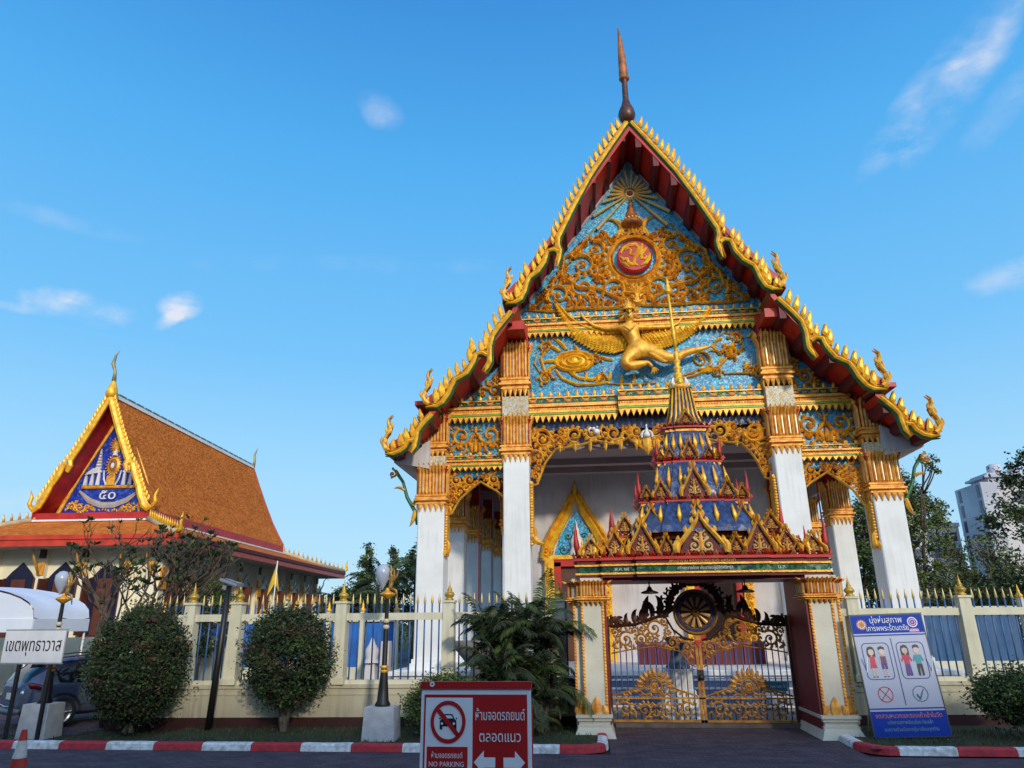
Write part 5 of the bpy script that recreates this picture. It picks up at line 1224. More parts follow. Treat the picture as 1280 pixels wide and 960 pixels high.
# ================= left hall =================
hall=thing('assembly_hall','cream hall with steep orange tiled roof and gold edged gable left of the temple','hall',(-16.4,27.5,0),None,R(3.0))
def hp(m,n,mats,par=None): return m.build(n,mats,par or hall)
TILEH=bpy.data.materials.new('hall_roof_tile'); TILEH.use_nodes=True
_n=TILEH.node_tree.nodes;_l=TILEH.node_tree.links;_b=_n['Principled BSDF'];_b.inputs['Roughness'].default_value=.9; _b.inputs['Specular IOR Level'].default_value=.12
_t=_n.new('ShaderNodeTexCoord'); _br=_n.new('ShaderNodeTexVoronoi'); _br.inputs['Scale'].default_value=5.5; _mp=_n.new('ShaderNodeMapping'); _mp.inputs['Scale'].default_value=(1,1,1.6)
_l.new(_t.outputs['Object'],_mp.inputs[0]); _l.new(_mp.outputs[0],_br.inputs['Vector'])
_sc=_n.new('ShaderNodeSeparateColor'); _l.new(_br.outputs['Color'],_sc.inputs[0]); _r=_n.new('ShaderNodeValToRGB'); _l.new(_sc.outputs[0],_r.inputs[0])
for e,(p,c) in zip(_r.color_ramp.elements,((0,(.52,.13,.02)),(1,(.80,.24,.04)))): e.position=p; e.color=(*c,1)
_x=_n.new('ShaderNodeTexNoise'); _x.inputs['Scale'].default_value=.6; _l.new(_t.outputs['Object'],_x.inputs['Vector'])
_m=_n.new('ShaderNodeMix'); _m.data_type='RGBA'; _m.blend_type='MULTIPLY'; _m.inputs[0].default_value=.35; _l.new(_r.outputs[0],_m.inputs[6]); _l.new(_x.outputs['Fac'],_m.inputs[7]); _l.new(_m.outputs[2],_b.inputs['Base Color'])
_bp=_n.new('ShaderNodeBump'); _bp.inputs['Strength'].default_value=.6; _bp.inputs['Distance'].default_value=.06; _w=_n.new('ShaderNodeTexWave'); _w.wave_type='BANDS'; _w.bands_direction='Z'; _w.wave_profile='SAW'; _w.inputs['Scale'].default_value=1.6; _w.inputs['Distortion'].default_value=.4; _l.new(_t.outputs['Object'],_w.inputs['Vector'])
_ad=_n.new('ShaderNodeMath'); _ad.operation='MULTIPLY_ADD'; _l.new(_w.outputs['Fac'],_ad.inputs[0]); _ad.inputs[1].default_value=.8; _l.new(_br.outputs['Distance'],_ad.inputs[2]); _l.new(_ad.outputs[0],_bp.inputs['Height']); _l.new(_bp.outputs[0],_b.inputs['Normal'])
RX=-5.5; HW=2.62; ZR=12.55; ZB=7.2; GYh=2.45; YE=19.2; ZE=5.78; LE=24.3; XW=-11.0
for s in (-1,1):
    m=MB(); cur=[(0,ZR),(.5,11.35),(1.1,10.0),(1.75,8.65),(2.3,7.7),(HW,ZB)]
    for (a,za),(b,zb) in zip(cur,cur[1:]):
        xa,xb=RX+s*a,RX+s*b
        m.add([(xa,GYh,za),(xb,GYh,zb),(xb,YE,zb),(xa,YE,za)],[(0,1,2,3)],0)
        m.add([(xa,GYh,za-.18),(xb,GYh,zb-.18),(xb,YE,zb-.18),(xa,YE,za-.18)],[(0,1,2,3)],1)
    xb=RX+s*HW; m.add([(xb,GYh,ZB-.18),(xb,YE,ZB-.18),(xb,YE,ZB),(xb,GYh,ZB)],[(0,1,2,3)],1)
    rf=hp(m,'roof',[TILEH,RED])
    m=MB(); xs=RX+s*(HW-.02); m.box(min(xs,xs+s*.06),max(xs,xs+s*.06),GYh,YE,ZB-.42,ZB-.10,0); m.box(min(xs,xs+s*.16),max(xs,xs+s*.16),GYh,YE+.2,ZB-.50,ZB-.42,1); m.build('red_ledge',[RED,WHITE],rf)
    # far bargeboard, seen as a pink and white edge
    m=MB()
    for (a,za),(b,zb) in zip(cur,cur[1:]):
        xa,xb=RX+s*a,RX+s*b; m.add([(xa,YE,za-.2),(xb,YE,zb-.2),(xb,YE,zb+.14),(xa,YE,za+.14),(xa,YE+.15,za-.2),(xb,YE+.15,zb-.2),(xb,YE+.15,zb+.14),(xa,YE+.15,za+.14)],[(0,1,2,3),(2,3,7,6),(4,5,6,7)],0)
    m.build('rear_bargeboard',PINKRED,rf)
# ridge cap
m=MB(); m.box(RX-.09,RX+.09,GYh+.4,YE,ZR-.05,ZR+.12,0)
for k in range(21): y=GYh+.6+k*.76; m.box(RX-.05,RX+.05,y,y+.6,ZR+.12,ZR+.24,1)
hp(m,'ridge_cap',[WHITE,mat('ridge_blue_green',(.10,.16,.17),.6)])
# lower hipped roof: side, front, other side
def quad(m,a,b,c,d,mi=0): m.add([a,b,c,d],[(0,1,2,3)],mi)
m=MB(); zt=ZB-.45; xi=RX+HW-.1; xo=0.; xi2=RX-HW+.1; yf=2.7; yb=YE+.2
quad(m,(xi,yf,zt),(xo,0,ZE),(xo,LE,ZE),(xi,yb,zt)); quad(m,(xi2,yf,zt),(xi,yf,zt),(xo,0,ZE),(XW,0,ZE)); quad(m,(xi2,yf,zt),(XW,0,ZE),(XW,LE,ZE),(xi2,yb,zt)); quad(m,(xi2,yb,zt),(xi,yb,zt),(xo,LE,ZE),(XW,LE,ZE))
lr=hp(m,'lower_roof',TILEH)
m=MB(); m.box(XW,xo,-.05,.07,ZE-.16,ZE+.02,0); m.box(XW+.02,xo-.02,.0,.10,ZE-.42,ZE-.17,0); m.build('front_fascia',REDO,lr)  # brighter red than the side boards: the sunlit front is put into the colour
m=MB(); m.box(xo-.07,xo+.05,.08,LE,ZE-.16,ZE+.02,0); m.box(xo-.10,xo+.0,.11,LE,ZE-.42,ZE-.17,1); m.box(XW-.05,XW+.07,.08,LE,ZE-.42,ZE+.02,0); m.build('side_fascia',[MAROON,PINKRED],lr)  # duller reds for the same eave boards: side shade painted in
m=MB(); m.box(XW+.1,xo-.11,.11,LE-.1,ZE-.42,ZE-.36); m.build('soffit',mat('soffit_grey',(.60,.57,.52),.8),lr)
# gold hip ridges with fins
def hipr(p,q,nm):
    m=MB(); P=Vector(p);Q=Vector(q); m.tube([tuple(P),tuple((P+Q)/2+Vector((0,0,-.06))),tuple(Q)],[.13,.12,.12],6,0); n=14
    for k in range(n):
        c=P.lerp(Q,(k+.5)/n); m.tube([tuple(c+Vector((0,0,.05))),tuple(c+Vector((0,-.02,.25))),tuple(c+Vector((0,-.06,.42)))],[.075,.05,.01],5,1)
    d=(Q-P).normalized(); m.tube([tuple(Q),tuple(Q+d*.25+Vector((0,0,.15))),tuple(Q+d*.2+Vector((0,0,.5))),tuple(Q+d*.3+Vector((0,0,.85)))],[.12,.10,.07,.01],6,1)
    m.build('hip_ridge',[mat('ridge_cream',(.6,.5,.3),.6),GOLDY],lr)
hipr((xi,yf,zt+.1),(xo-.1,.1,ZE+.1),0); hipr((xi2,yf,zt+.1),(XW+.1,.1,ZE+.1),0); hipr((xi,yb,zt+.1),(xo-.05,LE-.1,ZE+.1),0)
# gable
m=MB(); yg=GYh+1.2; m.prism([(RX-2.25,ZB-.1),(RX+2.25,ZB-.1),(RX+1.55,8.9),(RX,12.0),(RX-1.55,8.9)],yg,yg+.2); ga=hp(m,'gable',mosaic('royal_blue_mosaic',[(0,(.01,.03,.30)),(.5,(.015,.05,.42)),(.85,(.03,.10,.5))],8,.4,.05))
m=MB(); m.box(RX-2.6,RX+2.6,GYh+.1,yg+.2,ZB-.42,ZB-.12,0); m.box(RX-2.45,RX+2.45,yg-.1,yg,ZB-.12,ZB+.02,1); m.box(RX-2.7,RX+2.7,GYh,GYh+.1,ZB-.5,ZB-.42,2); m.build('gable_sill',[RED,MAROON,WHITE],ga)
m=MB()
for s in (-1,1): m.ribbon([(RX+s*2.3,ZB),(RX+s*1.58,8.9),(RX+s*.8,10.45),(RX,12.05)],[.20,.18,.17,.15],yg-.02,.1)
m.build('gable_inner_frame',GOLD,ga)
m=MB(); scrollfill(m,[(RX-2.1,ZB+.05),(RX+2.1,ZB+.05),(RX+1.75,7.9),(RX+1.2,7.75),(RX+.4,7.45),(RX-.4,7.45),(RX-1.2,7.75),(RX-1.75,7.9)],[.22,.15,.11,.08,.06],91,yg,.08,.08,tries=500,thr=.09,mi=0); m.build('gable_scrollwork',GOLDY,ga)
# emblem of the gable: white pavilions, spires, central gold oval, ribbon and Thai numerals
WS=mat('white_relief',(.75,.75,.78),.6); m=MB(); y=yg-.03
m.ribbon([(RX-1.45,8.25),(RX-.9,7.8),(RX-.3,7.58),(RX+.3,7.58),(RX+.9,7.8),(RX+1.45,8.25)],[.1,.26,.28,.28,.26,.1],y,.06,2)
m.ribbon([(RX-1.35,8.42),(RX+1.35,8.42)],[.14,.14],y,.08,1)
for s in (-1,1):
    for k in range(3):
        x=RX+s*(.62+k*.30); h=.55-.08*k; m.prism([(x-.09,8.5),(x-.05,8.5+h),(x,8.62+h),(x+.05,8.5+h),(x+.09,8.5)],y-.08,y,0)
    m.prism([(RX+s*1.3,9.0),(RX+s*.5,9.12),(RX+s*.62,9.3),(RX+s*.95,9.32),(RX+s*1.2,9.12)][::s],y-.07,y,0)
    m.prism([(RX+s*.70-.14,9.3),(RX+s*.70+.14,9.3),(RX+s*.70,10.25)],y-.07,y,0)
    for k in range(5): m.box(RX+s*.70-.13+k*.02,RX+s*.70+.13-k*.02,y-.09,y-.071,9.4+k*.14,9.44+k*.14,3)
    m.ribbon([(RX+s*.42,9.2),(RX+s*.36,8.8),(RX+s*.22,8.5)],[.05,.08,.07],y-.02,.06,0)
for k in range(20):
    a=2*PI*k/20; m.flame(RX+.3*math.cos(a),9.45+.42*math.sin(a),a,.12,.07,0,y-.03,.05,1,3)
m.disc(RX,9.45,.32,y,.09,1,16,.44); m.disc(RX,9.45,.2,y-.08,.04,3,14,.3); m.disc(RX,9.42,.09,y-.12,.03,0,8,.14)
m.disc(RX,10.42,.27,y,.08,1,16,.32)
for k in range(18):
    a=2*PI*k/18; m.flame(RX+.24*math.cos(a),10.42+.3*math.sin(a),a,.13,.06,0,y-.02,.04,1,3)
m.lathe(RX,y-.03,[(.14,9.9),(.10,10.0),(.12,10.06),(.05,10.15),(0,10.3)],8,0); m.box(RX-.2,RX+.2,y-.09,y,8.5,8.95,1)
m.build('gable_emblem',[WS,GOLD,mat('ribbon_grey',(.42,.36,.33),.6),mat('emblem_brown',(.30,.12,.04),.6)],ga)
text_mesh('gable_numerals','๕๐',.62,WS,Matrix.Translation((RX,y-.10,8.05))@Matrix.Rotation(PI/2,4,'X')@Matrix.Diagonal((1.25,1.1,1,1)),ga,.02)
# bargeboards of the hall gable
for s in (-1,1):
    m=MB(); L1=[(0,12.45),(.55,11.15),(1.1,9.95),(1.35,9.45),(1.30,9.2),(1.38,8.9)]; L2=[(1.45,9.3),(1.62,9.25),(1.78,8.75),(2.05,8.25),(2.2,7.8),(2.42,7.35),(2.62,7.2),(2.8,7.32)]
    for L_ in (L1,L2):
        P=[(RX+s*a,b) for a,b in L_]; m.ribbon(P,[.26]*(len(P)-1)+[.12],GYh,.12,0); m.ribbon([(a+s*.1,b+.06) for a,b in P],[.2]*(len(P)-1)+[.08],GYh+.02,.06,1)
    for L_ in ([(0,12.45),(.55,11.15),(1.3,9.55),(1.75,8.9),(2.2,7.9),(2.45,7.5)],):
        for a,b in resamp(L_,.22): m.flame(RX+s*(a+.14),b+.04,PI/2-s*.25,.30,.12,s*.3,GYh,.06,0,4)
    m.tube([(RX+s*2.75,GYh+.05,7.3),(RX+s*2.92,GYh+.05,7.5),(RX+s*2.85,GYh+.05,7.8),(RX+s*2.98,GYh+.05,8.15)],[.10,.10,.08,.01],6,0)
    hp(m,'bargeboard',[GOLDY,GOLD])
m=MB(); m.lathe(RX,GYh+.05,[(0,12.35),(.22,12.45),(.28,12.65),(.2,12.95),(.12,13.15),(.10,13.3)],10,0,a0=.3)
m.tube([(RX,GYh+.05,13.2),(RX+.02,GYh,13.7),(RX-.12,GYh-.05,14.1),(RX-.02,GYh-.1,14.5),(RX+.15,GYh-.12,14.75)],[.11,.07,.09,.05,.008],8,1); hp(m,'apex_finial',[GOLDY,mat('weathered_gold',(.35,.3,.15),.5,.3)])
m=MB(); m.tube([(RX,YE,12.6),(RX+.05,YE+.05,13.1),(RX-.02,YE+.1,13.5),(RX+.12,YE+.2,14.0)],[.13,.08,.08,.01],7,0); hp(m,'rear_finial',MT['weathered_gold'])
# walls, pilasters, windows, brackets
CW=mat('hall_cream_wall',(.86,.79,.58),.8,0,col2=(.78,.70,.50),scale=1.2,bump=.1)
m=MB(); m.box(XW+1.5,-1.5,1.5,LE-1.5,0,ZE-.4); hp(m,'wall',CW)
SHUT=mat('shutter_brown',(.13,.035,.02),.5,0,col2=(.09,.025,.015),scale=4); GLS=mat('window_dark',(.02,.02,.05),.2,0)
def win(cx_,cy_,ax,shut=True):
    # ax: 'x' window in the front wall, 'y' window in the side wall
    T=(lambda a,d,z:(cx_+a,cy_-d,z)) if ax=='x' else (lambda a,d,z:(cx_+d,cy_+a,z))
    m=MB(T); 
    def pr(poly,d0,d1,mi): 
        n=len(poly); m.add([(a,d0,z) for a,z in poly]+[(a,d1,z) for a,z in poly],[tuple(range(n)),tuple(range(2*n-1,n-1,-1))]+[(i,(i+1)%n,n+(i+1)%n,n+i) for i in range(n)],mi)
    pr([(-.62,1.9),(.62,1.9),(.62,4.2),(.42,4.45),(0,4.85),(-.42,4.45),(-.62,4.2)],.0,.05,0); wi=m.build('window',[GLS],hall)
    m=MB(T)
    for s in (-1,1): m.box(min(s*.62,s*.70),max(s*.62,s*.70),0,.09,1.9,4.2,0) 
    m.box(-.7,.7,0,.12,1.8,1.9,0); m.build('frame',SHUT,wi)
    m=MB(T); m.box(-.60,-.05,.06,.10,1.92,4.15,0) if not shut else m.box(-.66,-.60,.06,.60,1.92,4.15,0); m.box(.05,.60,.06,.10,1.92,4.15,0) if not shut else m.box(-.34,.28,.055,.08,1.92,4.15,0)
    m.build('shutter',SHUT,wi)
for x in (-7.35,-5.5,-3.6): win(x,1.5,'x')
for x in (-8.5,-6.4,-4.55,-2.7,-1.6):
    m=MB(); m.box(x-.16,x+.16,1.3,1.55,0,ZE-.42,0); pi_=hp(m,'pilaster',CW)
    m=MB(); m.box(x-.15,x+.15,1.24,1.32,4.3,4.85,0); m.box(x-.12,x+.12,1.2,1.3,5.0,5.35,1); m.tube([(x,1.2,4.3),(x,.95,4.65),(x,.75,4.95),(x,.6,5.3)],[.03,.055,.045,.03],6,0); m.build('gilt_bracket',[GOLDC,WOOD],pi_)
ys=[2.9+2.55*k for k in range(9)]
for yy in ys: win(-1.5,yy,'y')
for k in range(9):
    yy=1.65+2.55*k; m=MB(); m.box(-1.55,-1.3,yy-.2,yy+.2,0,ZE-.42,0); pi_=hp(m,'pilaster',CW)
    m=MB(); m.box(-1.32,-1.22,yy-.24,yy+.24,3.7,4.6,0); m.box(-1.32,-1.24,yy-.15,yy+.15,4.9,5.3,1); m.tube([(-1.2,yy,4.2),(-1.0,yy,4.5),(-.85,yy,4.8),(-.8,yy,5.1),(-.6,yy,5.3),(-.5,yy,5.12)],[.03,.05,.04,.03,.035,.02],6,2); m.build('gilt_bracket',[GOLDC,WOOD,WHITEW],pi_)
# yellow flag and hall forecourt lamps
for k,(px,py,lab) in enumerate(((345,742,'yellow flag on a slanted pole in front of the hall side wall'),)):
    q=oY(px,py,24.5); m=MB(); m.tube([(q.x-.1,24.5,.05),(q.x-.05,24.5,q.z+1.1)],.02,6,0); fl=m.build('flag_pole',WHITE); tag(fl,lab,'flag')
    m=MB(); m.add([(q.x-.07,24.5,q.z+1.0),(q.x-.07,24.5,q.z+.35),(q.x+.12,24.45,q.z+.05),(q.x-.28,24.4,q.z-.1),(q.x-.3,24.55,q.z+.3)],[(0,1,2),(0,1,3,4)],0); part(m,'flag_cloth',mat('yellow_cloth',(.75,.45,.02),.8),fl)

# ================= tall building =================
tb=thing('tower_block','tall grey blue office block with narrow window strips, behind the trees on the right','building',(47,90,0))
CON=mat('tower_concrete',(.50,.50,.55),.8,0,col2=(.38,.38,.43),scale=.25,bump=.05); CON2=mat('tower_front',(.60,.56,.55),.8,0,col2=(.48,.45,.45),scale=.25)
m=MB(); m.box(47,66,90,96,0,17.4); part(m,'wall',[CON2],tb)
m=MB(); m.box(46.9,47,90.0,96.05,0,17.7); m.box(46.9,66,89.9,90,16.9,17.7); m.box(46.8,48.5,89.6,89.99,0,17.6); part(m,'side_wall',[CON],tb)
wf=MB()
TGL=mat('tower_glass',(.04,.05,.10),.25)
for k in range(9):
    z=1.2+k*1.85
    for a,b in ((90.3,90.9),(94.7,95.3)): m=MB(); m.box(46.84,46.89,a,b,z,z+1.45); part(m,'window',TGL,tb)
for k in range(7):
    for j in range(4): m=MB(); m.box(50.5+j*3.6,52.9+j*3.6,89.84,89.895,1.5+k*2.3,2.6+k*2.3); part(m,'window',TGL,tb)
m=MB(); m.box(48.5,53.5,91,95,17.4,19.0); m.box(48,54,90.6,95.4,18.4,18.7); m.box(55,58,91,95,17.4,18.3); m.lathe(50,92,[(.8,19),(.8,20),(.5,20.2),(0,20.2)],10); m.lathe(52.3,92,[(.7,19),(.7,19.8),(0,19.9)],10)
part(m,'rooftop_plant',CON,tb)
m=MB(); m.box(38,46.9,97,104,0,13.6); m.box(37.7,47,96.8,104.2,13.3,13.8)
part(m,'lower_wing',CON,tb)
for k in range(6):
    for j in range(4): m=MB(); m.box(38.8+j*2.1,40.2+j*2.1,96.93,96.98,1.5+k*2.0,2.6+k*2.0); part(m,'window',TGL,tb)

# ================= street things =================
PEDW=mat('pedestal_paint',(.55,.56,.58),.85,0,col2=(.44,.45,.46),scale=5,bump=.25)
def lamp(x,y,lab,ped):
    m=MB(); m.cbox(x,y,.66,.56,0,.70,0,.60,.50); tag(m.build('concrete_pedestal',PEDW,loc=(x,y,0)),ped,'pedestal','white pedestals under the street lamps')
    t=thing('street_lamp',lab,'street lamp',(x,y,.70),'ornamental street lamps')
    m=MB(); m.lathe(0,0,[(.15,0),(.16,.04),(.12,.10),(.10,.35),(.075,.62),(.07,.7),(.055,.78),(.05,1.4),(.045,1.5),(.04,2.1),(.045,2.12)],14,0); m.build('post',BLACK,t)
    m=MB()
    for z in (.66,.74): m=MB(); m.lathe(0,0,[(.07,z-.03),(.095,z),(.07,z+.03)],14,0); m.build('gilt_ring',GOLD,t)
    for z in (1.52,1.64): m=MB(); m.lathe(0,0,[(.05,z-.04),(.075,z),(.05,z+.04)],14,0); m.build('cream_ring',mat('cream_ring',(.6,.5,.35),.5),t)
    m=MB()
    m.lathe(0,0,[(.04,2.08),(.16,2.16),(.17,2.19),(.05,2.24),(.04,2.3)],14,0)
    m.build('gilt_dish',GOLD,t); m=MB()
    m.tube([(0,0,2.22),(.05,0,2.32),(.08,0,2.44),(.05,0,2.55),(.07,0,2.68),(.04,0,2.76),(-.01,0,2.75)],[.03,.045,.055,.03,.022,.026,.008],8,0)
    for a in (.9,1.3,1.7): m.flame(.08,2.42,a-.3,.30,.055,.6,-.02,.04,0,5)
    m.tube([(.06,0,2.3),(.18,0,2.25),(.22,0,2.05)],[.03,.03,.01],6,0); m.tube([(.05,0,2.5),(-.05,0,2.47),(-.1,0,2.42)],[.025,.02,.015],6,0)
    m.build('gilt_ornament',[mat('aged_gilt',(.42,.26,.08),.5,.3,col2=(.25,.14,.04),scale=12),mat('cream_ring',(.6,.5,.35),.5)],t)
    m=MB(); m.lathe(-.12,0,[(0,2.26),(.04,2.32),(.11,2.45),(.155,2.58),(.15,2.70),(.08,2.78),(0,2.80)],16,0); m.build('globe',mat('milk_glass',(.42,.47,.56),.25),t)
    return t
lamp(-4.28,15.35,'black street lamp with milky globe, between the oval shrub and the no parking board','square white pedestal under the street lamp right of the oval shrub')
lamp(-11.95,15.75,'black street lamp with milky globe behind the white Thai board at far left','square white pedestal on the grass below the white Thai board')
# solar lamp
t=thing('solar_lamp','leaning black pole with a solar lamp head between the two clipped shrubs','street lamp',(-8.5,16.45,.09))
m=MB(); m.tube([(0,0,-.05),(.06,0,1.5),(.10,0,3.05)],[.075,.07,.06],12); m.build('pole',BLACK,t)
m=MB(T=lambda x,y,z:(.10+x*.94+z*.30,y,3.16+z*.94-x*.30)); m.box(-.15,.30,-.18,.18,-.03,.03,0); m.box(-.13,.28,-.16,.16,.03,.04,1); m.box(-.12,.27,-.15,.15,-.05,-.03,2); m.box(-.08,.05,-.05,.05,-.2,-.03,0)
m.build('lamp_head',[mat('grey_housing',(.25,.27,.30),.5),mat('solar_cell',(.02,.03,.08),.15),mat('lens',(.7,.75,.8),.2)],t)
# white Thai board on two posts
t=thing('direction_board','white board with black Thai lettering on dark posts at the far left','sign',(-12.02,15.2,0))
m=MB(); m.box(-.70,.70,-.02,.02,1.55,2.20); m.build('panel',mat('board_white',(.68,.68,.70),.6,col2=(.6,.6,.62),scale=3),t)
m=MB(); m.box(-.72,.72,-.012,.026,1.52,1.549); m.box(-.72,.72,-.012,.026,2.201,2.23); m.build('frame',mat('board_frame',(.3,.3,.32),.5),t)
for x in (-.30,.42): m=MB(); m.box(x-.035,x+.035,.021,.08,0,2.1); m.build('post',mat('post_dark',(.02,.015,.015),.6),t)
text_mesh('lettering','เขตพุทธาวาส',.36,mat('letter_black',(.015,.015,.02),.6),Matrix.Translation((0,-.024,1.90))@Matrix.Rotation(PI/2,4,'X')@Matrix.Diagonal((.70,1.05,1,1)),t,.003)
# traffic cone
q=oY(31,912,10.6); zt=q.z
t=thing('traffic_cone','red and white traffic cone on the road at lower left','traffic cone',(q.x,10.6,0))
m=MB(); 
def cr_(z): return .17-(.17-.035)*z/zt
for a,b,mi in ((.04,.2,0),(.2,.36,1),(.36,.50,0),(.50,zt-.14,1),(zt-.14,zt,0)): m.lathe(0,0,[(cr_(a),a),(cr_(b),b)],20,mi)
m.lathe(0,0,[(cr_(zt),zt),(0,zt)],20,0); m.build('cone_body',[mat('cone_red',(.50,.03,.02),.6),mat('cone_white',(.62,.60,.55),.6,col2=(.45,.43,.4),scale=9)],t)
m=MB(); m.box(-.24,.24,-.24,.24,0,.04); m.build('cone_base',mat('cone_rubber',(.06,.03,.03),.8),t)
# white canopy tent
t=thing('canopy_tent','white rounded fabric canopy behind the car at the left edge','canopy',(-19.9,21.2,.03))
TW=mat('tent_fabric',(.72,.76,.82),.7,0,col2=(.66,.70,.77),scale=.8,bump=.1)
m=MB(); n=18; vs=[];fs=[]
for j in range(7):
    for i in range(n+1):
        a=PI*i/n; x=-3.9*math.cos(a); z=2.45+1.0*math.sin(a)**.8+(.05 if j%3==0 else 0); vs.append((x,-1.2+j*.4,z))
for j in range(6):
    for i in range(n): fs.append((j*(n+1)+i,j*(n+1)+i+1,(j+1)*(n+1)+i+1,(j+1)*(n+1)+i))
m.add(vs,fs,0,True); m.add([(-3.9*math.cos(PI*i/n),-1.2,2.45+1.0*math.sin(PI*i/n)**.8) for i in range(n+1)],[tuple(range(n+1))],0); m.build('canopy',TW,t)
m=MB(); m.box(-3.92,3.92,-1.23,-1.20,2.1,2.47); m.box(3.9,3.93,-1.2,1.2,2.1,2.47); m.box(-3.93,-3.9,-1.2,1.2,2.1,2.47); m.build('valance',TW,t)
for x in (-3.85,3.85):
    for y in (-1.15,1.15): m=MB(); m.tube([(x,y,0),(x,y,2.4)],.03,8); m.build('tent_pole',WHITE,t)
# low beige wall beyond the car
m=MB(); m.box(-30,-12.4,24.8,25.0,.03,1.9); tag(m.build('boundary_wall',CREAM),'long low cream wall in front of the hall, behind the car','wall')

# ---- no parking board ----
NPY=6.8
t=thing('no_parking_board','red and white no parking board on the road in front of the low bright bush','sign',(-1.055,NPY,0))
SR=mat('sign_red',(.48,.008,.010),.5,0,var=.12); SW=mat('sign_white',(.84,.88,.92),.5,0,var=.06,scale=2); SK=mat('sign_black',(.01,.01,.02),.5)
K=.00092
def sx(a): return (a-603)*K
def szz(b): return 1.80-(b-30)*K
m=MB(); m.box(sx(78),sx(1142),-.015,.02,.42,szz(100),0); m.build('panel',SW,t)
m=MB(); m.box(sx(70),sx(1150),-.03,.035,szz(98),szz(35),0); m.box(sx(70),sx(1150),-.03,.035,.38,.42,0); m.build('frame',SR,t)
for x in (sx(90),sx(1130)): m=MB(); m.box(x-.02,x+.02,.021,.06,.05,1.6); m.box(x-.03,x+.03,-.25,.3,.03,.07); m.build('leg',SR,t)
m=MB(); y=-.019
def fl(poly,mi,d=0.): 
    n=len(poly); m.add([(sx(a),y-d,szz(b)) for a,b in poly],[tuple(range(n))],mi)
def rc(a0,a1,b0,b1,mi,d=0.): fl([(a0,b0),(a1,b0),(a1,b1),(a0,b1)],mi,d)
rc(108,1106,150,1300,0); rc(125,582,178,865,1,.002); rc(145,537,605,822,0,.004); rc(125,1090,900,1280,0,.001)
def ringf(cx_,cy_,ro,ri,mi,d,ay=1.1,n=40):
    vs=[]
    for k in range(n):
        a=2*PI*k/n; vs+=[(sx(cx_+ro*math.cos(a)),y-d,szz(cy_+ro*ay*math.sin(a))),(sx(cx_+ri*math.cos(a)),y-d,szz(cy_+ri*ay*math.sin(a)))]
    m.add(vs,[(2*k,2*((k+1)%n),2*((k+1)%n)+1,2*k+1) for k in range(n)],mi)
# car pictogram
fl([(265,380),(285,365),(310,322),(385,322),(408,365),(425,380),(428,430),(265,430)],2,.004); fl([(300,360),(320,334),(376,334),(394,360)],1,.005); rc(265,290,425,458,2,.004); rc(398,428,425,458,2,.004)
fl([(255,358),(272,352),(276,366),(262,370)],2,.004); fl([(418,366),(422,352),(434,358),(430,370)],2,.004)
for cx_ in (286,402): ringf(cx_,405,12,0.1,1,.006,1)
ringf(345,390,170,137,0,.008); fl([(232,300),(262,272),(456,492),(428,520)],0,.008)
def arrow(x0,x1,cy_):
    s=1 if x1>x0 else -1; h=100; sh=43; nk=x1-s*95
    fl([(x0,cy_-sh),(nk,cy_-sh),(nk,cy_-h),(x1,cy_),(nk,cy_+h),(nk,cy_+sh),(x0,cy_+sh)],1,.004)
arrow(800,597,735); arrow(877,1080,735)
ringf(184,56,24,10,1,.014,1)
m.build('sign_face',[SR,SW,SK],t)
def st(txt,cx_,cy_,size,mt,sxx=1.): text_mesh('lettering',txt,size,mt,Matrix.Translation((sx(cx_),y-.006,szz(cy_)))@Matrix.Rotation(PI/2,4,'X')@Matrix.Diagonal((sxx,1,1,1)),t,.001)
st('ห้ามจอดรถยนต์',845,335,.118,SW,.60); st('ตลอดแนว',845,520,.118,SW,.78); st('ห้ามจอดรถยนต์',338,680,.062,SW,.72); st('NO PARKING',335,755,.056,SW,.92)

# ---- dress code board ----
t=thing('dress_code_board','blue and white dress code board with drawn people, leaning by the right gate pillar','sign',(6.07,15.85,.09))
A=[(5.30,2.34),(6.72,2.41),(5.47,.10),(6.83,.17)]
DBw=1.40; DBh=2.24; tilt=Matrix.Translation((-.0,0,.05))@Matrix.Rotation(R(-7),4,'X')@Matrix.Rotation(R(-1.5),4,'Y')
SB=mat('board_blue',(.006,.045,.36),.6,0,var=.08,spec=.2); SWB=mat('board_pale',(.42,.46,.58),.6,0,var=.05,scale=2)
def dp(mb,n,mats): o=mb.build(n,mats,t); o.matrix_local=tilt; return o
m=MB(); m.box(-DBw/2,DBw/2,-.005,.02,0,DBh); dp(m,'panel',SWB)
m=MB(); 
for a,b,c,d_ in ((-DBw/2-.02,-DBw/2,0,DBh),(DBw/2,DBw/2+.02,0,DBh)): m.box(a,b,-.012,.03,c,d_)
m.box(-DBw/2-.02,DBw/2+.02,-.012,.03,DBh,DBh+.03); m.box(-DBw/2-.02,DBw/2+.02,-.012,.03,-.02,0); dp(m,'frame',mat('frame_dark',(.05,.06,.08),.5))
for x in (-.62,.62):
    m=MB(); m.tube([(x,.02,.0),(x,-.12,-.06),(x+.05,-.35,-.10)],.018,6); m.tube([(x,.02,.1),(x,.45,-.05)],.015,6); m.tube([(x,.02,1.5),(x,.62,-.05)],.012,6); m.build('stand_foot',WHITE,t)
m=MB(); y=-.009
U=lambda u:(-.5+u)*DBw; Vv=lambda v:(1-v)*DBh
def pf(poly,mi,d=0.): m.add([(U(a),y-d,Vv(b)) for a,b in poly],[tuple(range(len(poly)))],mi)
def rf_(a0,a1,b0,b1,mi,d=0.): pf([(a0,b0),(a1,b0),(a1,b1),(a0,b1)],mi,d)
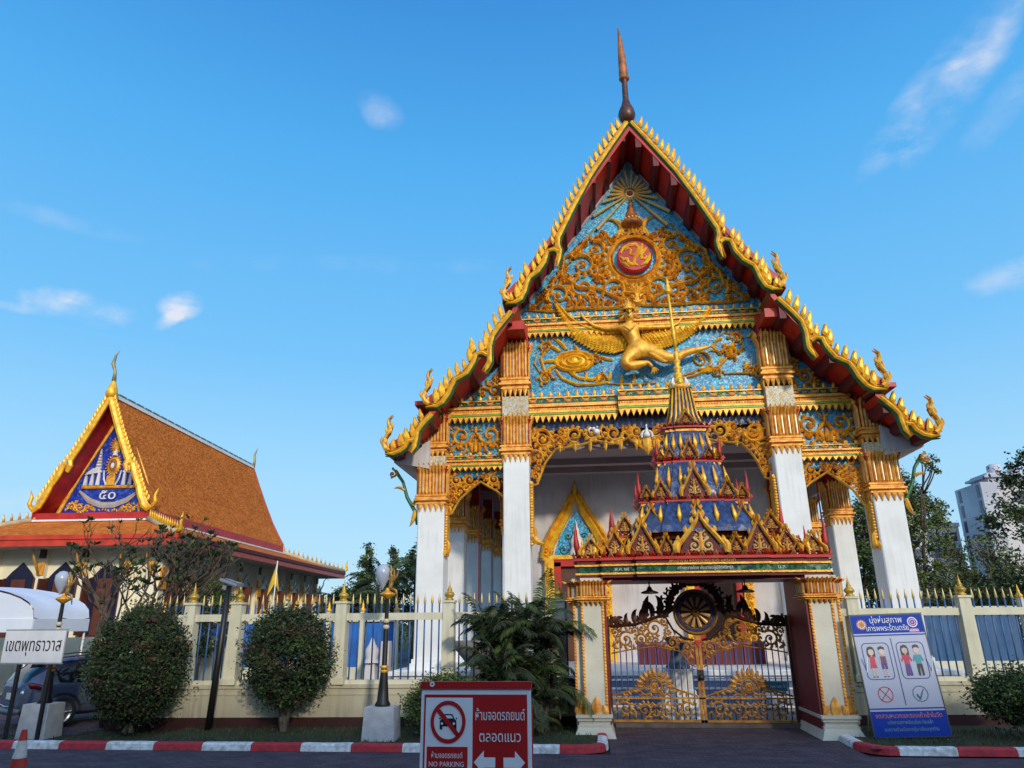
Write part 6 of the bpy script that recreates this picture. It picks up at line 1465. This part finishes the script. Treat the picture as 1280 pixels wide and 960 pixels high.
def el(u,v,r,mi,d,r2=None,ri=0,n=24):
    r2=r2 or r; vs=[]
    if ri:
        for k in range(n):
            a=2*PI*k/n; vs+=[(U(u)+r*math.cos(a),y-d,Vv(v)+r2*math.sin(a)),(U(u)+(r-ri)*math.cos(a),y-d,Vv(v)+(r2-ri)*math.sin(a))]
        m.add(vs,[(2*k,2*((k+1)%n),2*((k+1)%n)+1,2*k+1) for k in range(n)],mi)
    else: m.add([(U(u)+r*math.cos(2*PI*k/n),y-d,Vv(v)+r2*math.sin(2*PI*k/n)) for k in range(n)],[tuple(range(n))],mi)
rf_(0,1,0,.155,0); rf_(0,1,.168,.178,0); rf_(0,1,.775,.785,0); rf_(0,1,.80,1.0,0); rf_(.495,.507,.2,.755,3)
def rbox(u0,u1,v0,v1,th,mi,r=.05):
    def path(o):
        P=[];a0,a1,b0,b1=U(u0)+o,U(u1)-o,Vv(v1)+o,Vv(v0)-o; rr=r-o*.8
        for (cx_,cz_,s0) in ((a1-rr,b1-rr,0),(a0+rr,b1-rr,90),(a0+rr,b0+rr,180),(a1-rr,b0+rr,270)):
            for k in range(6): a=R(s0+18*k); P.append((cx_+rr*math.cos(a),y-.002,cz_+rr*math.sin(a)))
        return P
    A_,B_=path(0),path(th); n=len(A_); m.add(A_+B_,[(i,(i+1)%n,n+(i+1)%n,n+i) for i in range(n)],mi)
rbox(.07,.45,.235,.545,.014,3,.09); rbox(.55,.93,.235,.545,.014,3,.09)
el(.30-.04,.665,.145,4,.002,ri=.017); el(.73,.665,.145,5,.002,ri=.013)
for s in (-1,1): pf([(.26-.075,.665-s*.048),(.26-.068,.665-s*.053),(.26+.075,.665+s*.048),(.26+.068,.665+s*.053)],4,.002)
pf([(.67,.672),(.685,.665),(.715,.692),(.775,.628),(.785,.630),(.72,.712),(.705,.712)],5,.003)
def person(u,top,wom,mod,shirt,low):
    s=.0; sk=6
    el(u,top+.035,.075,7,.002,.085) if wom else None
    if wom: rf_(u-.055,u+.055,top+.035,top+.085,7,.002)
    el(u,top+.045,.055,sk,.003,.065); 
    pf([(u-.045,top+.03),(u-.04,top+.005),(u,top-.004),(u+.04,top+.005),(u+.045,top+.03),(u,top+.02)],7,.004)
    rf_(u-.008,u+.008,top+.07,top+.085,sk,.003)
    if mod: pf([(u-.075,top+.13),(u-.045,top+.083),(u+.045,top+.083),(u+.075,top+.13),(u+.058,top+.14),(u+.036,top+.105),(u+.036,top+.16),(u-.036,top+.16),(u-.036,top+.105),(u-.058,top+.14)],shirt,.003)
    else:
        pf([(u-.04,top+.083),(u+.04,top+.083),(u+.034,top+.14),(u-.034,top+.14)],shirt,.003)
        for s in (-1,1): pf([(u+s*.04,top+.088),(u+s*.058,top+.14),(u+s*.050,top+.142),(u+s*.034,top+.1)],sk,.003)
    if mod:
        if wom: pf([(u-.034,top+.16),(u+.034,top+.16),(u+.045,top+.25),(u-.045,top+.25)],low,.003)
        else:
            for s in (-1,1): pf([(u,top+.16),(u+s*.038,top+.16),(u+s*.040,top+.25),(u+s*.012,top+.25)],low,.003)
    else:
        if wom: pf([(u-.034,top+.14),(u+.034,top+.14),(u+.05,top+.18),(u-.05,top+.18)],low,.003)
        else:
            for s in (-1,1): pf([(u,top+.14),(u+s*.04,top+.14),(u+s*.040,top+.19),(u+s*.008,top+.19)],low,.003)
        for s in (-1,1): pf([(u+s*.010,top+.18),(u+s*.028,top+.18),(u+s*.026,top+.245),(u+s*.012,top+.245)],sk,.003)
    for s in (-1,1): el(u+s*.022,top+.253,.022,7,.003,.010,n=10)
person(.185,.268,True,False,8,8); person(.335,.268,False,False,9,10); person(.655,.262,True,True,8,10); person(.815,.262,False,True,11,7)
el(.14,.078,.10,12,.002); el(.14,.078,.075,13,.003,ri=.02); el(.14,.078,.04,13,.003,ri=.012)
for k in range(12): a=2*PI*k/12; el(.14+.048*math.cos(a),.078+.03*math.sin(a),.012,2,.004,n=6)
el(.86,.068,.10,2,.002,ri=.02); el(.86,.068,.065,14,.003,ri=.025); el(.86,.068,.02,14,.003); pf([(.80,.125),(.92,.125),(.93,.15),(.79,.15)],14,.003)
cols=[SB,SWB,mat('ink_white',(.75,.78,.85),.5),mat('ink_navy',(.02,.04,.22),.5),mat('ink_red',(.55,.02,.03),.5),mat('ink_teal',(.02,.10,.18),.5),mat('ink_skin',(.65,.48,.42),.5),mat('ink_black',(.01,.01,.02),.5),mat('ink_crimson',(.55,.02,.08),.5),mat('ink_plum',(.14,.04,.14),.5),mat('ink_violet',(.08,.03,.25),.5),mat('ink_green_blue',(.02,.28,.34),.5),mat('ink_orange',(.45,.12,.02),.5),mat('ink_gold',(.55,.28,.04),.5),mat('ink_pink',(.6,.3,.5),.5)]
dp(m,'board_face',cols)
def dt(txt,u,v,size,mt,sxx=1.):
    o=text_mesh('lettering',txt,size,mt,Matrix(),t,.001); o.matrix_local=tilt@Matrix.Translation((U(u),y-.006,Vv(v)))@Matrix.Rotation(PI/2,4,'X')@Matrix.Diagonal((sxx,1,1,1))
dt('นุ่งห่มสุภาพ',.49,.045,.165,cols[2],.85); dt('เคารพพระรัตนตรัย',.49,.115,.145,cols[2],.78)
dt('งดสวมหมวกและรองเท้าเข้าในวัด',.5,.838,.115,mat('ink_salmon',(.75,.25,.25),.5),.85); dt('แต่งกายสุภาพเรียบร้อย ก่อนเข้า',.5,.89,.09,mat('ink_pale_blue',(.2,.4,.6),.5),.75); dt('ขอความร่วมมือจากผู้มาเยือนทุกท่าน',.5,.945,.09,MT['ink_pale_blue'],.8)

# ================= parked car =================
car=thing('parked_car','blue grey compact crossover seen from its rear corner under the white Thai board','car',(-13.75,16.95,.03),None,R(56))
PAINT=mat('car_paint',(.10,.13,.21),.25,.4,0,col2=(.09,.12,.19)); 
# stations along the length: (x, half width, z bottom, z shoulder, z roof, half width at roof)
ST=[(0,.62,.42,.86,.90,.50),(.04,.80,.32,.92,1.02,.60),(.16,.86,.28,.98,1.20,.62),(.42,.90,.26,1.0,1.42,.60),(.75,.91,.25,.98,1.50,.60),(1.3,.90,.24,.95,1.55,.62),(2.0,.90,.24,.93,1.55,.62),(2.6,.90,.24,.94,1.50,.60),(3.1,.89,.25,.96,1.20,.62),(3.35,.88,.26,.97,1.03,.66),(3.9,.84,.28,.90,.93,.62),(4.2,.74,.30,.80,.83,.52),(4.3,.58,.36,.66,.70,.40)]
m=MB(); vs=[];fs=[];mi=[]
for (x,w,zb,zs_,zr,wr) in ST:
    half=[(w*.80,zb),(w*.97,zb+.08),(w,zb+.30),(w*.985,zs_-.12),(w*.95,zs_),(wr+(w*.95-wr)*.35,zs_+(zr-zs_)*.62),(wr,zr-(zr-zs_)*.10),(wr*.6,zr)]
    row=[(x,-a,z) for a,z in half]+[(x,a,z) for a,z in reversed(half)]
    vs+=row
n=16
for i in range(len(ST)-1):
    for k in range(n-1):
        gl=0
        if 3<=i<=8 and k in (4,5,9,10): gl=1
        if i in (7,8) and k in (6,7,8): gl=1
        if i in (1,2) and k in (5,6,7,8,9): gl=1
        if k in (0,14): gl=2
        m.add([vs[i*n+k],vs[i*n+k+1],vs[(i+1)*n+k+1],vs[(i+1)*n+k]],[(0,1,2,3)],gl,True)
m.add([vs[k] for k in range(n)],[tuple(range(n))],0); m.add([vs[(len(ST)-1)*n+k] for k in range(n)],[tuple(range(n))[::-1]],0)
cb=m.build('body',[PAINT,mat('car_glass',(.01,.012,.018),.05,0),mat('car_trim',(.015,.015,.017),.6)],car)
import bmesh as _bm
b_=_bm.new(); b_.from_mesh(cb.data); _bm.ops.remove_doubles(b_,verts=b_.verts,dist=.0005); b_.to_mesh(cb.data); b_.free()
for s in (-1,1):
    for x in (.82,3.42):
        m=MB(T=lambda a,b,c,s=s,x=x:(x+a,s*(.80+c),.33+b)); m.lathe(0,0,[(.33,-.10),(.34,-.06),(.34,.08),(.32,.115),(.24,.12)],24,0); wh=m.build('tyre',mat('rubber',(.012,.012,.013),.8),car)
        m=MB(T=lambda a,b,c,s=s,x=x:(x+a,s*(.80+c),.33+b)); m.lathe(0,0,[(.24,.119),(.22,.09),(.08,.10),(.06,.125),(0,.13)],20,0)
        for k in range(5): a=2*PI*k/5; m.tube([(.06*math.cos(a),.06*math.sin(a),.115),(.22*math.cos(a),.22*math.sin(a),.108)],.025,5,0)
        m.build('rim',mat('alloy',(.35,.36,.38),.3,.8),wh)
        m=MB(T=lambda a,b,c,s=s,x=x:(x+a,s*(.905+c*.02),.33+b)); 
        for k in range(12):
            a0=PI*k/12; a1=PI*(k+1)/12; m.add([(.38*math.cos(a0),.38*math.sin(a0),0),(.44*math.cos(a0),.43*math.sin(a0),0),(.44*math.cos(a1),.43*math.sin(a1),0),(.38*math.cos(a1),.38*math.sin(a1),0)],[(0,1,2,3)],0)
        m.build('arch_trim',MT['car_trim'],car)
    m=MB(); m.tube([(.05,s*.66,.93),(.14,s*.80,.94),(.34,s*.885,.90),(.52,s*.90,.86)],[.06,.075,.055,.015],8,0,flat=.6); m.build('tail_light',mat('tail_lens',(.22,.01,.012),.15,0),car)
    m=MB(); m.tube([(3.05,s*.92,1.0),(3.02,s*1.02,1.03)],[.03,.08],8,0); m.build('mirror',PAINT,car)
    m=MB(); m.tube([(.75,s*.61,1.535),(1.5,s*.62,1.60),(2.5,s*.60,1.555)],.015,6,0); m.build('roof_rail',MT['car_trim'],car)
    m=MB()
    for x in (1.5,2.45): m.tube([(x,s*.915,.80),(x+.18,s*.915,.80)],.014,6,0)
    m.build('door_handle_row',PAINT,car)
m=MB(); m.box(.30,.62,-.52,.52,1.46,1.50); m.build('roof_spoiler',PAINT,car)
m=MB(); m.box(-.02,.0,-.26,.26,.62,.76); m.build('number_plate',mat('plate',(.6,.6,.6),.5),car)
m=MB(); m.tube([(.0,-.72,.40),(-.06,-.4,.38),(-.07,0,.38),(-.06,.4,.38),(.0,.72,.40)],[.06,.075,.08,.075,.06],8,0); m.build('rear_bumper',mat('bumper_grey',(.10,.11,.13),.4),car)
m=MB(); m.tube([(-.08,-.5,.5),(-.10,0,.48),(-.08,.5,.5)],.018,6,0); m.build('chrome_strip',mat('chrome',(.6,.62,.65),.15,1),car)
